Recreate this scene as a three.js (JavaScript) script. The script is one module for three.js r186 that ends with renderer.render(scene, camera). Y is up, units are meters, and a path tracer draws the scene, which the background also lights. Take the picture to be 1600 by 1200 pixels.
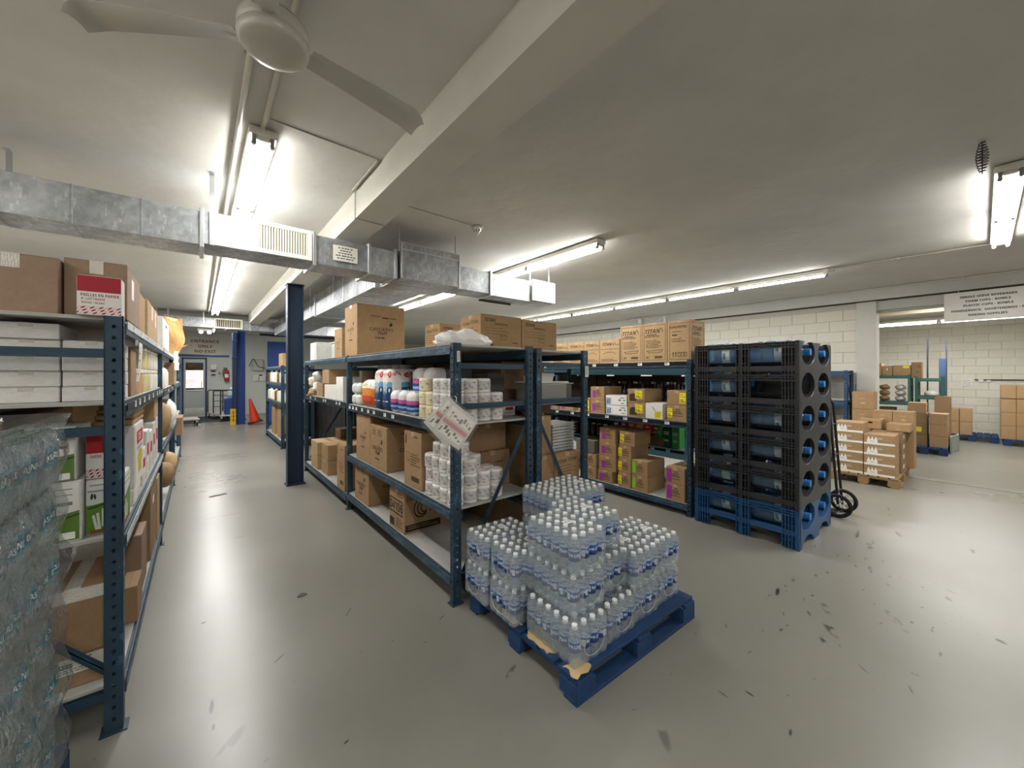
import * as THREE from 'three';
import { RoundedBoxGeometry } from 'three/addons/geometries/RoundedBoxGeometry.js';
import { RectAreaLightUniformsLib } from 'three/addons/lights/RectAreaLightUniformsLib.js';
import { mergeGeometries } from 'three/addons/utils/BufferGeometryUtils.js';

// World: x runs across the aisles (metres to the right of the camera), y up, t runs along the aisle (z = -t).
const W = 1600, H = 1200, EXPOSURE = 2.45;
const TUBE = 13, PANEL = 31;            // glow of the bare tubes, and of the area light under each fixture
const FANX = 0.21, FANY = 2.8, FANT = 1.6, FANA = [0.2, 2.6, 4.4];
const scene = new THREE.Scene();
scene.background = new THREE.Color(0x000000);
const camera = new THREE.PerspectiveCamera(90, W / H, 0.05, 80);
camera.position.set(0, 1.6, 0);
camera.rotation.set(0, -0.68482, 0);
camera.setViewOffset(W, H, 0, 16, W, H);
const renderer = new THREE.WebGLRenderer({ antialias: true });
renderer.toneMapping = THREE.LinearToneMapping;
renderer.toneMappingExposure = EXPOSURE;
renderer.shadowMap.enabled = true;
RectAreaLightUniformsLib.init();
const LAMP = new THREE.Color(1.0, 0.988, 0.96);

// ---------- helpers ----------
let seed = 20240611;
const rnd = () => { seed = (seed + 0x6D2B79F5) | 0; let t = Math.imul(seed ^ (seed >>> 15), 1 | seed); t = (t + Math.imul(t ^ (t >>> 7), 61 | t)) ^ t; return ((t ^ (t >>> 14)) >>> 0) / 4294967296; };
const rr = (a, b) => a + (b - a) * rnd();
const taken = {};
function numbered(n) { n = n.replace(/_\d{3}$/, ''); const k = taken[n] = (taken[n] ?? -1) + 1; return k ? `${n}_${String(k).padStart(3, '0')}` : n; }
const shadow = m => { m.castShadow = m.receiveShadow = true; return m; };
function tag(o, label, category, group) { o.userData = { label, category }; if (group) o.userData.group = group; return o; }
function thing(name, label, category, x, y, t, turn = 0, group) {
  const o = new THREE.Group(); o.name = numbered(name); o.position.set(x, y, -t); o.rotation.y = turn; tag(o, label, category, group); scene.add(o); return o;
}
function part(parent, name, geo, mat) { const m = shadow(new THREE.Mesh(geo, mat)); m.name = name; parent.add(m); return m; }
function solo(name, label, category, geo, mat, x, y, t, turn = 0, group) {
  const m = shadow(new THREE.Mesh(geo, mat)); m.name = numbered(name); m.position.set(x, y, -t); m.rotation.y = turn; tag(m, label, category, group); scene.add(m); return m;
}
function struct(name, geo, mat) { const m = shadow(new THREE.Mesh(geo, mat)); m.name = name; m.userData.kind = 'structure'; scene.add(m); return m; }
function copy(src, label, x, y, t, turn = src.rotation.y) { const c = src.clone(); c.name = numbered(src.name); c.position.set(x, y, -t); c.rotation.y = turn; c.userData = { ...src.userData, label }; scene.add(c); return c; }
const box = (w, h, d, x = 0, y = 0, z = 0) => new THREE.BoxGeometry(w, h, d).translate(x, y, z);
const rbox = (w, h, d, r = 0.004, x = 0, y = 0, z = 0, s = 1) => new RoundedBoxGeometry(w, h, d, s, Math.min(r, w / 2.1, h / 2.1, d / 2.1)).translate(x, y, z);
// a box given by world ranges (x0..x1, y0..y1, t0..t1)
const slab = (x0, x1, y0, y1, t0, t1) => box(Math.abs(x1 - x0), y1 - y0, Math.abs(t1 - t0), (x0 + x1) / 2, (y0 + y1) / 2, -(t0 + t1) / 2);
const cyl = (r0, r1, h, n = 16, x = 0, y = 0, z = 0) => new THREE.CylinderGeometry(r0, r1, h, n).translate(x, y, z);
const lathe = (pts, n = 20) => new THREE.LatheGeometry(pts.map(p => new THREE.Vector2(p[0], p[1])), n);
const noIndex = g => g.index ? g.toNonIndexed() : g;
const join = gs => { const a = gs.map(g => { const q = noIndex(g); for (const k of Object.keys(q.attributes)) if (!['position', 'normal', 'uv'].includes(k)) q.deleteAttribute(k); return q; }); return mergeGeometries(a); };
function rod(a, b, r, n = 8) { // a, b: [x, y, z]
  const A = new THREE.Vector3(...a), B = new THREE.Vector3(...b), L = A.distanceTo(B);
  const g = new THREE.CylinderGeometry(r, r, L, n); g.applyQuaternion(new THREE.Quaternion().setFromUnitVectors(new THREE.Vector3(0, 1, 0), B.clone().sub(A).normalize()));
  return g.translate((A.x + B.x) / 2, (A.y + B.y) / 2, (A.z + B.z) / 2);
}
function bar(a, b, w, d) { // flat bar between two points, w in the plane of the xy, d in z
  const A = new THREE.Vector3(...a), B = new THREE.Vector3(...b), L = A.distanceTo(B), dir = B.clone().sub(A).normalize();
  const g = new THREE.BoxGeometry(w, L, d); g.applyQuaternion(new THREE.Quaternion().setFromUnitVectors(new THREE.Vector3(0, 1, 0), dir));
  return g.translate((A.x + B.x) / 2, (A.y + B.y) / 2, (A.z + B.z) / 2);
}
const tube = (pts, r, n = 24, k = 6) => new THREE.TubeGeometry(new THREE.CatmullRomCurve3(pts.map(p => new THREE.Vector3(...p)), false, 'catmullrom', 0.3), n, r, k);
function warp(g, f) { const p = g.attributes.position, v = new THREE.Vector3(); for (let i = 0; i < p.count; i++) { v.fromBufferAttribute(p, i); f(v); p.setXYZ(i, v.x, v.y, v.z); } g.computeVertexNormals(); return g; }

// ---------- tileable noise ----------
function lattice(n, s) { const a = new Float32Array(n * n); let q = s; for (let i = 0; i < a.length; i++) { q = (Math.imul(q, 1664525) + 1013904223) | 0; a[i] = (q >>> 8) / 16777216; } return a; }
function valueNoise(n, s) { const a = lattice(n, s); return (u, v) => { u = ((u % 1) + 1) % 1 * n; v = ((v % 1) + 1) % 1 * n; const i = Math.floor(u), j = Math.floor(v), f = u - i, g = v - j, F = f * f * (3 - 2 * f), G = g * g * (3 - 2 * g), i1 = (i + 1) % n, j1 = (j + 1) % n, I = i % n, J = j % n; return (a[J * n + I] * (1 - F) + a[J * n + i1] * F) * (1 - G) + (a[j1 * n + I] * (1 - F) + a[j1 * n + i1] * F) * G; }; }
function fbm(n, oct, s) { const f = Array.from({ length: oct }, (_, i) => valueNoise(n * 2 ** i, s + i * 77)); return (u, v) => { let a = 0, w = 0.5, q = 0; for (const k of f) { a += w * k(u, v); q += w; w *= 0.5; } return a / q; }; }
function texture(size, fn, srgb = true) {
  const d = new Uint8Array(size * size * 4);
  for (let j = 0; j < size; j++) for (let i = 0; i < size; i++) { const c = fn(i / size, j / size), k = (j * size + i) * 4; if (typeof c === 'number') d[k] = d[k + 1] = d[k + 2] = c * 255; else { d[k] = c[0]; d[k + 1] = c[1]; d[k + 2] = c[2]; } d[k + 3] = 255; }
  const t = new THREE.DataTexture(d, size, size); t.wrapS = t.wrapT = THREE.RepeatWrapping; t.magFilter = THREE.LinearFilter; t.minFilter = THREE.LinearMipmapLinearFilter; t.generateMipmaps = true; if (srgb) t.colorSpace = THREE.SRGBColorSpace; t.needsUpdate = true; return t;
}
const rep = (t, x, y = x) => { const c = t.clone(); c.repeat.set(x, y); c.needsUpdate = true; return c; };
function canvas(w, h, draw) { const c = document.createElement('canvas'); c.width = w; c.height = h; const g = c.getContext('2d'); draw(g, w, h); const t = new THREE.CanvasTexture(c); t.colorSpace = THREE.SRGBColorSpace; t.anisotropy = 4; return t; }
const printMat = (w, h, draw, extra = {}) => new THREE.MeshStandardMaterial({ map: canvas(w, h, draw), transparent: true, roughness: 0.75, ...extra });
const sheetMat = (w, h, draw, extra = {}) => new THREE.MeshStandardMaterial({ map: canvas(w, h, draw), roughness: 0.6, ...extra });
function txt(g, s, x, y, px, color = '#2b2019', weight = 'bold', align = 'center', family = 'sans-serif') { g.font = `${weight} ${px}px ${family}`; g.fillStyle = color; g.textAlign = align; g.textBaseline = 'middle'; g.fillText(s, x, y); }
function lines(g, x, y, w, n, gap, th, color) { g.fillStyle = color; for (let i = 0; i < n; i++) g.fillRect(x + (i % 2) * w * 0.06, y + i * gap, w * (0.75 + 0.25 * ((i * 37 % 10) / 10)), th); }
// a thin printed plane on a face of a box with half sizes (w/2, h, d/2), base at y = 0; u, v are measured on the face from its centre
function onFace(parent, name, mat, face, w, h, bw, bh, bd, u = 0, v = 0, lift = 0.0012) {
  const g = new THREE.PlaneGeometry(w, h), c = bh / 2 + v;
  if (face === '-x') g.rotateY(-Math.PI / 2).translate(-bw / 2 - lift, c, u);
  else if (face === '+x') g.rotateY(Math.PI / 2).translate(bw / 2 + lift, c, -u);
  else if (face === '+z') g.translate(u, c, bd / 2 + lift);
  else if (face === '-z') g.rotateY(Math.PI).translate(-u, c, -bd / 2 - lift);
  else g.rotateX(-Math.PI / 2).translate(u, bh + lift, -v);
  return part(parent, name, g, mat);
}

// ---------- materials ----------
const fine = fbm(16, 5, 11), coarse = fbm(4, 5, 23), mid = fbm(8, 4, 41);
const STD = (color, roughness = 0.6, o = {}) => new THREE.MeshStandardMaterial({ color, roughness, ...o });
const cardTex = texture(256, (u, v) => { const k = 226 + 22 * (fine(u, v) - 0.5) + 14 * (coarse(u, v) - 0.5) + 5 * Math.sin(v * 256 * 0.8); return [k, k, k]; });
const card = c => STD(c, 0.85, { map: cardTex });
const M = {
  kraft: card(0xbb986e), kraftDark: card(0xa2825f), kraftPale: card(0xcba97d), kraftRose: card(0xab8f78), kraftRed: card(0xa98865), whiteCard: card(0xf3f1ec),
  tape: new THREE.MeshPhysicalMaterial({ color: 0xbf9f75, roughness: 0.3, clearcoat: 0.5, bumpMap: texture(128, (u, v) => fine(u * 2, v * 2), false), bumpScale: 0.002 }),
  clearTape: new THREE.MeshPhysicalMaterial({ color: 0xd9d2c6, roughness: 0.15, clearcoat: 1, bumpMap: texture(128, (u, v) => mid(u * 3, v), false), bumpScale: 0.004 }),
  paper: STD(0xe9e6de, 0.8), white: STD(0xe6e4dd, 0.55), cream: STD(0xe6dcc0, 0.8), black: STD(0x121212, 0.5), rubber: STD(0x151515, 0.8), grey: STD(0x8c8a85, 0.6),
  label: STD(0xf2f0ea, 0.6), yellow: STD(0xf3df1d, 0.6), purple: STD(0x9d2a9c, 0.6), green: STD(0x7ed321, 0.6),
};
const rackTex = texture(256, (u, v) => { const n = fine(u, v), c = mid(u, v), k = n > 0.66 && c > 0.55 ? 1.35 : 0.9 + 0.25 * (c - 0.5); return [46 * k, 72 * k, 90 * k]; });
M.rack = STD(0xffffff, 0.45, { map: rackTex, metalness: 0.15 });
M.rackDeep = STD(0x27476a, 0.45, { metalness: 0.15 });
M.rackBlue = STD(0x8ccdf0, 0.45, { metalness: 0.1 });
M.rackGreen = STD(0x3b6a60, 0.5, { metalness: 0.1 });
M.hole = STD(0x0b0f14, 0.9);
M.deck = STD(0xb9b8b2, 0.55, { map: texture(128, (u, v) => { const k = 232 + 30 * (fine(u, v) - 0.5); return [k, k, k]; }) });
M.galv = STD(0xffffff, 0.5, { metalness: 0.65, map: texture(512, (u, v) => { const a = fine(u * 2, v * 2), b = coarse(u, v), s = fine(u * 5, v) > 0.68 ? 22 : 0, k = 168 + 50 * (a - 0.5) + 60 * (b - 0.5) + s; return [k, k + 4, k + 7]; }), bumpMap: texture(256, (u, v) => mid(u, v), false), bumpScale: 0.006 });
M.galvEdge = STD(0xc9ccce, 0.35, { metalness: 0.85 });
M.enamel = STD(0xeae7dc, 0.4);
M.fan = STD(0xb9b6ad, 0.25);
M.tubeGlow = new THREE.MeshStandardMaterial({ color: 0xffffff, emissive: LAMP, emissiveIntensity: TUBE, roughness: 0.3 });
M.blueSteel = STD(0x1c3550, 0.5, { map: texture(256, (u, v) => { const k = 225 + 60 * (coarse(u, v) - 0.5); return [k, k, k]; }), metalness: 0.1 });
M.blueDeep = STD(0x143c86, 0.5);
// ================= LIGHT: fluorescent strips =================
const CEIL = 3.12;
const fixtureMat = STD(0xdedbd0, 0.45);
const tubeGeo = new THREE.CylinderGeometry(0.014, 0.014, 1.16, 10), endGeo = new THREE.CylinderGeometry(0.0145, 0.0145, 0.02, 10);
// two lamps end to end, two side by side; the fixture runs along t (axis 't') or along x (axis 'x') from its near end
function fixture(label, x, y, t, axis, group, sides = 2, pairs = 2, power = 1) {
  const len = pairs * 1.22, o = thing('fluorescent_fixture', label, 'light fixture', x, y, t, axis === 't' ? 0 : -Math.PI / 2, group);
  const wd = sides === 2 ? 0.15 : 0.07;
  part(o, 'housing', join([rbox(wd, 0.05, len, 0.006, 0, -0.025, -len / 2), rbox(wd * 0.5, 0.03, len - 0.02, 0.01, 0, -0.06, -len / 2)]), fixtureMat);
  for (let k = 0; k < pairs; k++) for (let s = 0; s < sides; s++) {
    const dx = sides === 2 ? (s - 0.5) * 0.095 : 0, z0 = -k * 1.22 - 0.61;
    const tb = part(o, 'lamp_tube', tubeGeo.clone().rotateX(Math.PI / 2).translate(dx, -0.092, z0), M.tubeGlow);
    for (const e of [-1, 1]) part(o, 'lamp_holder', join([rbox(0.022, 0.065, 0.018, 0.004, dx, -0.075, z0 + e * 0.596)]), M.grey);
    for (const e of [-1, 1]) part(tb, 'end_cap', endGeo.clone().rotateX(Math.PI / 2).translate(dx, -0.092, z0 + e * 0.578), M.galvEdge);
  }
  const l = new THREE.RectAreaLight(LAMP, PANEL * power, len - 0.06, 0.09);
  const dirX = axis === 't' ? 0 : 1;
  l.position.set(x + dirX * len / 2, y - 0.115, -t - (dirX ? 0 : len / 2));
  l.rotation.set(-Math.PI / 2, 0, dirX ? 0 : Math.PI / 2);
  scene.add(l);
  return o;
}
const GA = 'fluorescent strips over the left aisle', GC = 'fluorescent strips in the long row at the right';
fixture('twin tube strip light on the ceiling beyond the fan, nearest of the left aisle row', 0.31, 3.11, 2.79, 't', GA, 2, 2, 0.5);
fixture('twin tube strip light just past the cross duct, second of the left aisle row', 0.31, 3.11, 5.5, 't', GA);
fixture('twin tube strip light farther along the left aisle, third of its row', 0.31, 3.11, 7.96, 't', GA);
fixture('twin tube strip light before the far duct, fourth of the left aisle row', 0.31, 3.11, 10.42, 't', GA, 2, 1);
fixture('twin tube strip light in front of the entrance wall behind the far duct', 0.35, 3.11, 14.0, 't', GA);
fixture('strip light whose near end shows just above the right duct end', 3.5, 3.11, 2.7, 't', 'fluorescent strips over the middle aisle');
fixture('strip light seen beneath the duct above the tallest brown carton', 3.5, 3.11, 5.9, 't', 'fluorescent strips over the middle aisle');
fixture('strip light at the far end of the middle aisle', 3.5, 3.11, 9.6, 't', 'fluorescent strips over the middle aisle');
fixture('single tube strip light with its bare near end, nearest of the long right row', 7.02, 3.11, 1.4, 't', GC, 1);
fixture('single tube strip light above the open shelving, second of the long right row', 7.02, 3.11, 3.85, 't', GC, 1);
fixture('single tube strip light partly behind the brown cartons, third of the long right row', 7.02, 3.11, 6.3, 't', GC, 1);
fixture('single tube strip light at the far end of the long right row', 7.02, 3.11, 8.75, 't', GC, 1);
fixture('twin tube strip light cut off by the right edge of the picture', 4.5, 3.11, -0.13, 'x', 'fluorescent strips over the near aisle');
fixture('twin tube strip light over the doorway side of the near aisle, out to the right', 7.2, 3.11, -2.6, 'x', 'fluorescent strips over the near aisle', 2, 2, 0.8);
fixture('twin tube strip light over the left aisle behind the photographer', 0.31, 3.11, -3.1, 't', GA, 2, 2, 1.3);
fixture('twin tube strip light over the next aisle to the left, beyond the left edge', -2.4, 3.11, 0.3, 't', 'fluorescent strips left of the shelving', 2, 2, 0.9);
fixture('twin tube strip light over the next aisle to the left, hidden behind the cross duct', -2.4, 3.11, 4.4, 't', 'fluorescent strips left of the shelving', 2, 2, 0.7);
fixture('pair of bright strip lights hanging in the next room beside the hung sign', 13.0, 2.86, -0.6, 't', 'fluorescent strips in the next room');
fixture('strip light in the next room over the green shelving', 11.0, 3.1, -1.6, 't', 'fluorescent strips in the next room');

// ================= SETTING =================
const marks = []; // floor wear: [x, t, length, width, angle, strength]
const MK = [[3.318, .677, .16, .05, .4, .55], [3.289, .949, .14, .03, .2, .75], [2.942, .201, .1, .025, 1.2, .6], [2.898, .591, .13, .05, .5, .8], [2.132, .733, .05, .012, 1.5, .8], [3.06, .592, .2, .06, .6, .6], [2.909, .534, .12, .03, .3, .8], [5.43, .054, .2, .03, .1, .4], [5.4, .523, .25, .04, .3, .45], [3.59, .929, .14, .025, .2, .5], [3.724, -.062 + 8, .1, .04, .8, .6], [2.028, .818, .06, .012, 1.4, .5], [2.043, .541, .05, .012, .2, .7], [.048, 2.34, .12, .018, 1.5, .85], [.05, 2.2, .05, .012, 1.5, .8], [.025, 3.165, .03, .02, 0, .9], [4.252, .578, .2, .03, .2, .4], [.785, 2.7, .14, .012, .9, .5], [1.236, 2.244, .08, .01, .5, .5], [.495, 1.748, .03, .012, .4, .8], [5.085, .785, .35, .03, .1, .6], [6.196, .678, .4, .03, .15, .5], [5.995, .143, .12, .02, .3, .5], [4.892, .665, .4, .06, .1, .45], [4.5, 1.0, .5, .02, .25, .4], [1.6, .9, .2, .05, .8, .3], [1.3, 1.6, .12, .03, .4, .5], [.35, 2.5, .1, .01, .7, .6], [.1, 2.05, .2, .06, .9, .3], [.62, 3.9, .1, .01, .3, .5], [.3, 4.6, .15, .012, .2, .5], [3.5, .35, .3, .05, .5, .4], [4.1, .15, .3, .04, .3, .4], [.2, 5.4, .5, .02, .05, .35], [.4, 7.2, .7, .03, .1, .35]];
for (const m of MK) marks.push(m);
for (let i = 0; i < 260; i++) marks.push([rr(0, 8), rr(0, 8), rr(0.006, 0.03), rr(0.003, 0.007), rr(0, 3.1), rr(0.25, 0.8)]);
for (let i = 0; i < 40; i++) marks.push([rr(2.4, 4.6), rr(0.1, 1.1), rr(0.02, 0.09), rr(0.006, 0.02), rr(-0.3, 0.9), rr(0.25, 0.6)]);
const FS = 2048, wear = new Float32Array(FS * FS);
const speck = fbm(128, 3, 91);
for (const [mx, mt, ml, mw, ma, ms] of marks) {
  const R = Math.ceil((ml + mw) * 0.6 * FS / 8) + 1, ci = mx / 8 * FS, cj = mt / 8 * FS, ca = Math.cos(ma), sa = Math.sin(ma);
  for (let j = -R; j <= R; j++) for (let i = -R; i <= R; i++) {
    const a = (i * ca + j * sa) * 8 / FS / (ml / 2), b = (-i * sa + j * ca) * 8 / FS / (mw / 2), q = a * a + b * b; if (q > 1) continue;
    const X = ((Math.round(ci + i) % FS) + FS) % FS, Y = ((Math.round(cj + j) % FS) + FS) % FS, n = speck(X / FS, Y / FS);
    const k = Y * FS + X, v = ms * Math.min(1, (1 - q) * 1.3) * (ml > 0.07 ? Math.max(0, Math.min(1, (n - 0.42) * 6)) : 1); if (v > wear[k]) wear[k] = v;
  }
}
const fl1 = fbm(6, 5, 301), fl2 = fbm(24, 4, 302), fl3 = fbm(3, 3, 303);
const floorTex = texture(FS, (u, v) => { const k = (Math.round(v * FS) % FS) * FS + Math.round(u * FS) % FS, s = 1 - 0.82 * wear[k], n = 1 + 0.09 * (fl1(u, v) - 0.5) + 0.05 * (fl2(u, v) - 0.5) - 0.1 * (fl3(u, v) - 0.5); return [131 * s * n, 129 * s * n, 120 * s * n]; });
const floorRough = texture(512, (u, v) => 0.19 + 0.16 * fl1(u, v) + 0.06 * fl3(u, v), false);
const floorBump = texture(512, (u, v) => 0.7 * fl2(u, v) + 0.3 * fl1(u, v), false);
const floorMat = new THREE.MeshStandardMaterial({ map: floorTex, roughness: 1, roughnessMap: floorRough, bumpMap: floorBump, bumpScale: 0.0012 });
{
  const g = slab(-3.7, 16, -0.2, 0, -5, 19.5), p = g.attributes.position, uv = g.attributes.uv;
  for (let i = 0; i < p.count; i++) uv.setXY(i, p.getX(i) / 8, -p.getZ(i) / 8);
  struct('floor', g, floorMat);
}
struct('trim_1', rbox(0.13, 0.004, 7, 0.001, 8.56, 0.002, 2.4), STD(0x807c70, 0.6));
const plaster = (c, b = 0.012) => STD(c, 0.9, { map: texture(256, (u, v) => { const k = 238 + 22 * (coarse(u, v) - 0.5) + 10 * (fine(u, v) - 0.5); return [k, k, k]; }), bumpMap: texture(512, (u, v) => 0.7 * fine(u * 2, v * 2) + 0.3 * coarse(u * 2, v * 2), false), bumpScale: b });
const ceilMat = plaster(0xdad8d1, 0.005), wallMat = plaster(0xdedbd1, 0.004);
function metreUV(g, s = 3) { const p = g.attributes.position, n = g.attributes.normal, uv = g.attributes.uv; for (let i = 0; i < p.count; i++) { const ax = Math.abs(n.getX(i)), ay = Math.abs(n.getY(i)); uv.setXY(i, (ax > 0.5 ? p.getZ(i) : p.getX(i)) / s, (ay > 0.5 ? p.getZ(i) : p.getY(i)) / s); } return g; }
struct('ceiling', metreUV(slab(-3.7, 16, CEIL, CEIL + 0.25, -5, 19.5)), ceilMat);
struct('beam_1', metreUV(slab(1.01, 1.255, 2.89, CEIL, -5, 12.05)), wallMat);
struct('wall_left', metreUV(slab(-3.7, -3.4, 0, CEIL, -5, 19.5)), wallMat);
struct('wall_front', metreUV(slab(-3.7, 16, 0, CEIL, -5, -4.7)), wallMat);
// back wall with the entrance door in it
struct('wall_back', join([metreUV(slab(-3.7, -0.47, 0, CEIL, 18.5, 18.8)), metreUV(slab(0.25, 9.7, 0, CEIL, 18.5, 18.8)), metreUV(slab(-0.47, 0.25, 2.2, CEIL, 18.5, 18.8))]), STD(0xcfd3cc, 0.85));
// right wall: painted concrete blocks, a smooth end pier, a lintel over the opening
const mortar = plaster(0xcac6b8, 0.006);
const wr = struct('wall_right', join([metreUV(slab(9.42, 9.72, 0, 2.9, 1.46, 18.5)), metreUV(slab(9.42, 9.72, 0, 2.9, -4.7, -3.2))]), mortar);
const blockMats = [0xd6d2c4, 0xd4d0c1, 0xd8d4c7].map(c => STD(c, 0.8, { bumpMap: M.galv.bumpMap, bumpScale: 0.003 }));
const blockGeo = rbox(0.012, 0.194, 0.394, 0.003);
for (let r = 7; r < 14; r++) for (let k = 0; k < 20; k++) {
  const t = 1.66 + k * 0.4 + (r % 2 ? 0.2 : 0); const b = part(wr, 'block', blockGeo, blockMats[(r * 7 + k * 3) % 3]); b.position.set(9.4172, 0.1 + r * 0.2, -t);
}
for (let r = 7; r < 14; r += 2) { const b = part(wr, 'block', rbox(0.012, 0.194, 0.192, 0.003), blockMats[r % 3]); b.position.set(9.4172, 0.1 + r * 0.2, -1.56); }
struct('trim_2', metreUV(slab(9.36, 9.72, 0, 2.9, 1.2, 1.46)), plaster(0xd8d6cd, 0.006));            // smooth pier beside the opening
struct('trim_3', join([metreUV(slab(9.42, 9.72, 2.74, 2.9, -3.2, 1.2)), slab(9.5, 9.66, 2.71, 2.74, -3.2, 1.2)]), plaster(0xcfcdc6, 0.006));
struct('beam_2', metreUV(slab(9.3, 9.9, 2.915, CEIL, -4.7, 18.5)), ceilMat);
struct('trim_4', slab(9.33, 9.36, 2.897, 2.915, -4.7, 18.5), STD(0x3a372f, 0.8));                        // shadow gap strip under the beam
// next room
const w2 = struct('wall_room', metreUV(slab(15.2, 15.5, 0, CEIL, -5, 6)), mortar);
for (let r = 0; r < 15; r++) for (let k = 0; k < 8; k++) {
  const t = -1.1 + k * 0.4 + (r % 2 ? 0.2 : 0); const b = part(w2, 'block', blockGeo, blockMats[(r * 5 + k) % 3]); b.position.set(15.1965, 0.1 + r * 0.2, -t);
}
struct('wall_room_end', metreUV(slab(9.72, 15.5, 0, CEIL, 5.7, 6)), wallMat);
struct('beam_3', metreUV(slab(11.6, 11.9, 2.86, CEIL, -4.7, 5.7)), STD(0xd9cdb8, 0.8));

// ---------- blue steel columns ----------
function iColumn(h) { // H section: flanges face left and right
  return join([rbox(0.014, h, 0.14, 0.002, -0.096, h / 2, 0), rbox(0.014, h, 0.14, 0.002, 0.096, h / 2, 0), box(0.18, h, 0.012, 0, h / 2, 0), box(0.24, 0.016, 0.2, 0, 0.008, 0), box(0.22, 0.012, 0.18, 0, h - 0.006, 0)]);
}
solo('steel_column', 'dark blue steel column under the ceiling beam beside the middle shelving', 'column', iColumn(2.89), M.blueSteel, 1.085, 0, 6.32);
{
  const o = thing('steel_column', 'bright blue steel column beside the yellow guard and orange cone', 'column', 1.06, 0, 15.0);
  part(o, 'column_shaft', iColumn(CEIL), M.blueDeep);
  part(o, 'protective_sleeve', join([rbox(0.13, 2.9, 0.13, 0.02, -0.17, 1.45, 0.06), rbox(0.15, 0.05, 0.15, 0.01, -0.17, 2.1, 0.06), rbox(0.15, 0.05, 0.15, 0.01, -0.17, 2.62, 0.06)]), STD(0x12284f, 0.5));
}
// ================= CEILING FITTINGS =================
// fan
{
  const o = thing('ceiling_fan', 'off-white ceiling fan with drooping metal blades close overhead', 'ceiling fan', FANX, 0, FANT);
  const y = FANY;
  part(o, 'downrod', join([cyl(0.011, 0.011, CEIL - y - 0.06, 12, 0, (CEIL + y + 0.06) / 2, 0), lathe([[0.011, CEIL - 0.07], [0.05, CEIL - 0.05], [0.065, CEIL - 0.001], [0, CEIL - 0.001]], 24)]), M.fan);
  part(o, 'motor_housing', lathe([[0, y + 0.07], [0.05, y + 0.07], [0.095, y + 0.055], [0.112, y + 0.03], [0.112, y + 0.006], [0.105, y + 0.002], [0.105, y - 0.006], [0.112, y - 0.01], [0.113, y - 0.03], [0.104, y - 0.042]], 40), M.fan);
  part(o, 'bottom_dish', lathe([[0.106, y - 0.04], [0.1, y - 0.047], [0.075, y - 0.055], [0.04, y - 0.06], [0, y - 0.062]].reverse(), 40), STD(0xb9b5aa, 0.25));
  for (const a of FANA) {
    const g = new THREE.BoxGeometry(0.5, 0.0025, 0.13, 24, 1, 8);
    warp(g, v => { const s = v.x / 0.5 + 0.5, w = 0.62 + 0.5 * s; v.z *= w; const q = v.z / 0.07; v.y += 0.018 * (1 - q * q * 0.6) * s + 0.2 * v.z * (1 - 0.5 * s); if (s > 0.86) { const e = (s - 0.86) / 0.14; v.y -= 0.03 * e * e; v.z *= Math.sqrt(1 - 0.55 * e * e); } v.x += 0.37; });
    const b = part(o, 'blade', g, M.fan); b.position.y = y + 0.0; b.rotation.y = a;
    const arm = part(b, 'blade_arm', join([rbox(0.08, 0.004, 0.035, 0.001, 0.13, 0.002, 0), cyl(0.006, 0.006, 0.01, 8, 0.15, 0.007, 0.01), cyl(0.006, 0.006, 0.01, 8, 0.15, 0.007, -0.01)]), M.fan);
  }
}
// conduits and wires
const wireMat = STD(0xa9a69b, 0.6), conduitMat = STD(0xb9b6ab, 0.4, { metalness: 0.2 });
solo('ceiling_conduit', 'grey conduit on the ceiling running past the left side of the aisle lights', 'conduit', join([rod([0.19, CEIL - 0.02, 3], [0.19, CEIL - 0.02, -12], 0.016, 10), ...[1, 2.2, 3.1, 5, 7, 9].map(t => box(0.05, 0.006, 0.02, 0.19, CEIL - 0.004, -t))]), conduitMat, 0, 0, 0);
solo('ceiling_conduit', 'painted conduit ending at the nearest aisle light below the fan', 'conduit', join([rod([0.305, CEIL - 0.02, 3], [0.305, CEIL - 0.02, -2.8], 0.014, 10), box(0.05, 0.006, 0.02, 0.305, CEIL - 0.004, -2.2)]), conduitMat, 0, 0, 0);
solo('ceiling_wire', 'thin wire tacked across the ceiling and up over the beam to the detector', 'wire', join([tube([[0.33, CEIL - 0.004, -2.68], [0.6, CEIL - 0.004, -2.69], [0.97, CEIL - 0.004, -2.7]], 0.004, 12, 5), rod([0.985, CEIL - 0.01, -2.7], [0.985, CEIL - 0.01, -3.28], 0.011, 8), rod([1.003, CEIL - 0.01, -3.28], [1.003, 2.885, -3.28], 0.004), rod([1.0, 2.885, -3.28], [1.262, 2.885, -3.28], 0.004), rod([1.262, 2.885, -3.28], [1.262, CEIL - 0.004, -3.28], 0.004), rod([1.262, CEIL - 0.004, -3.28], [2.2, CEIL - 0.004, -3.3], 0.004)]), wireMat, 0, 0, 0);
{
  const o = thing('heat_detector', 'small round chrome detector on the ceiling at the end of the wire', 'detector', 2.23, CEIL, 3.3);
  part(o, 'mounting_plate', lathe([[0, 0], [0.06, 0], [0.06, -0.012], [0.045, -0.02], [0, -0.02]], 24), STD(0xb8b5ad, 0.4));
  part(o, 'sensor_dome', lathe([[0.045, -0.02], [0.04, -0.045], [0.022, -0.06], [0.015, -0.085], [0, -0.088]], 24), STD(0xd8d8d8, 0.15, { metalness: 0.9 }));
}
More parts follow.
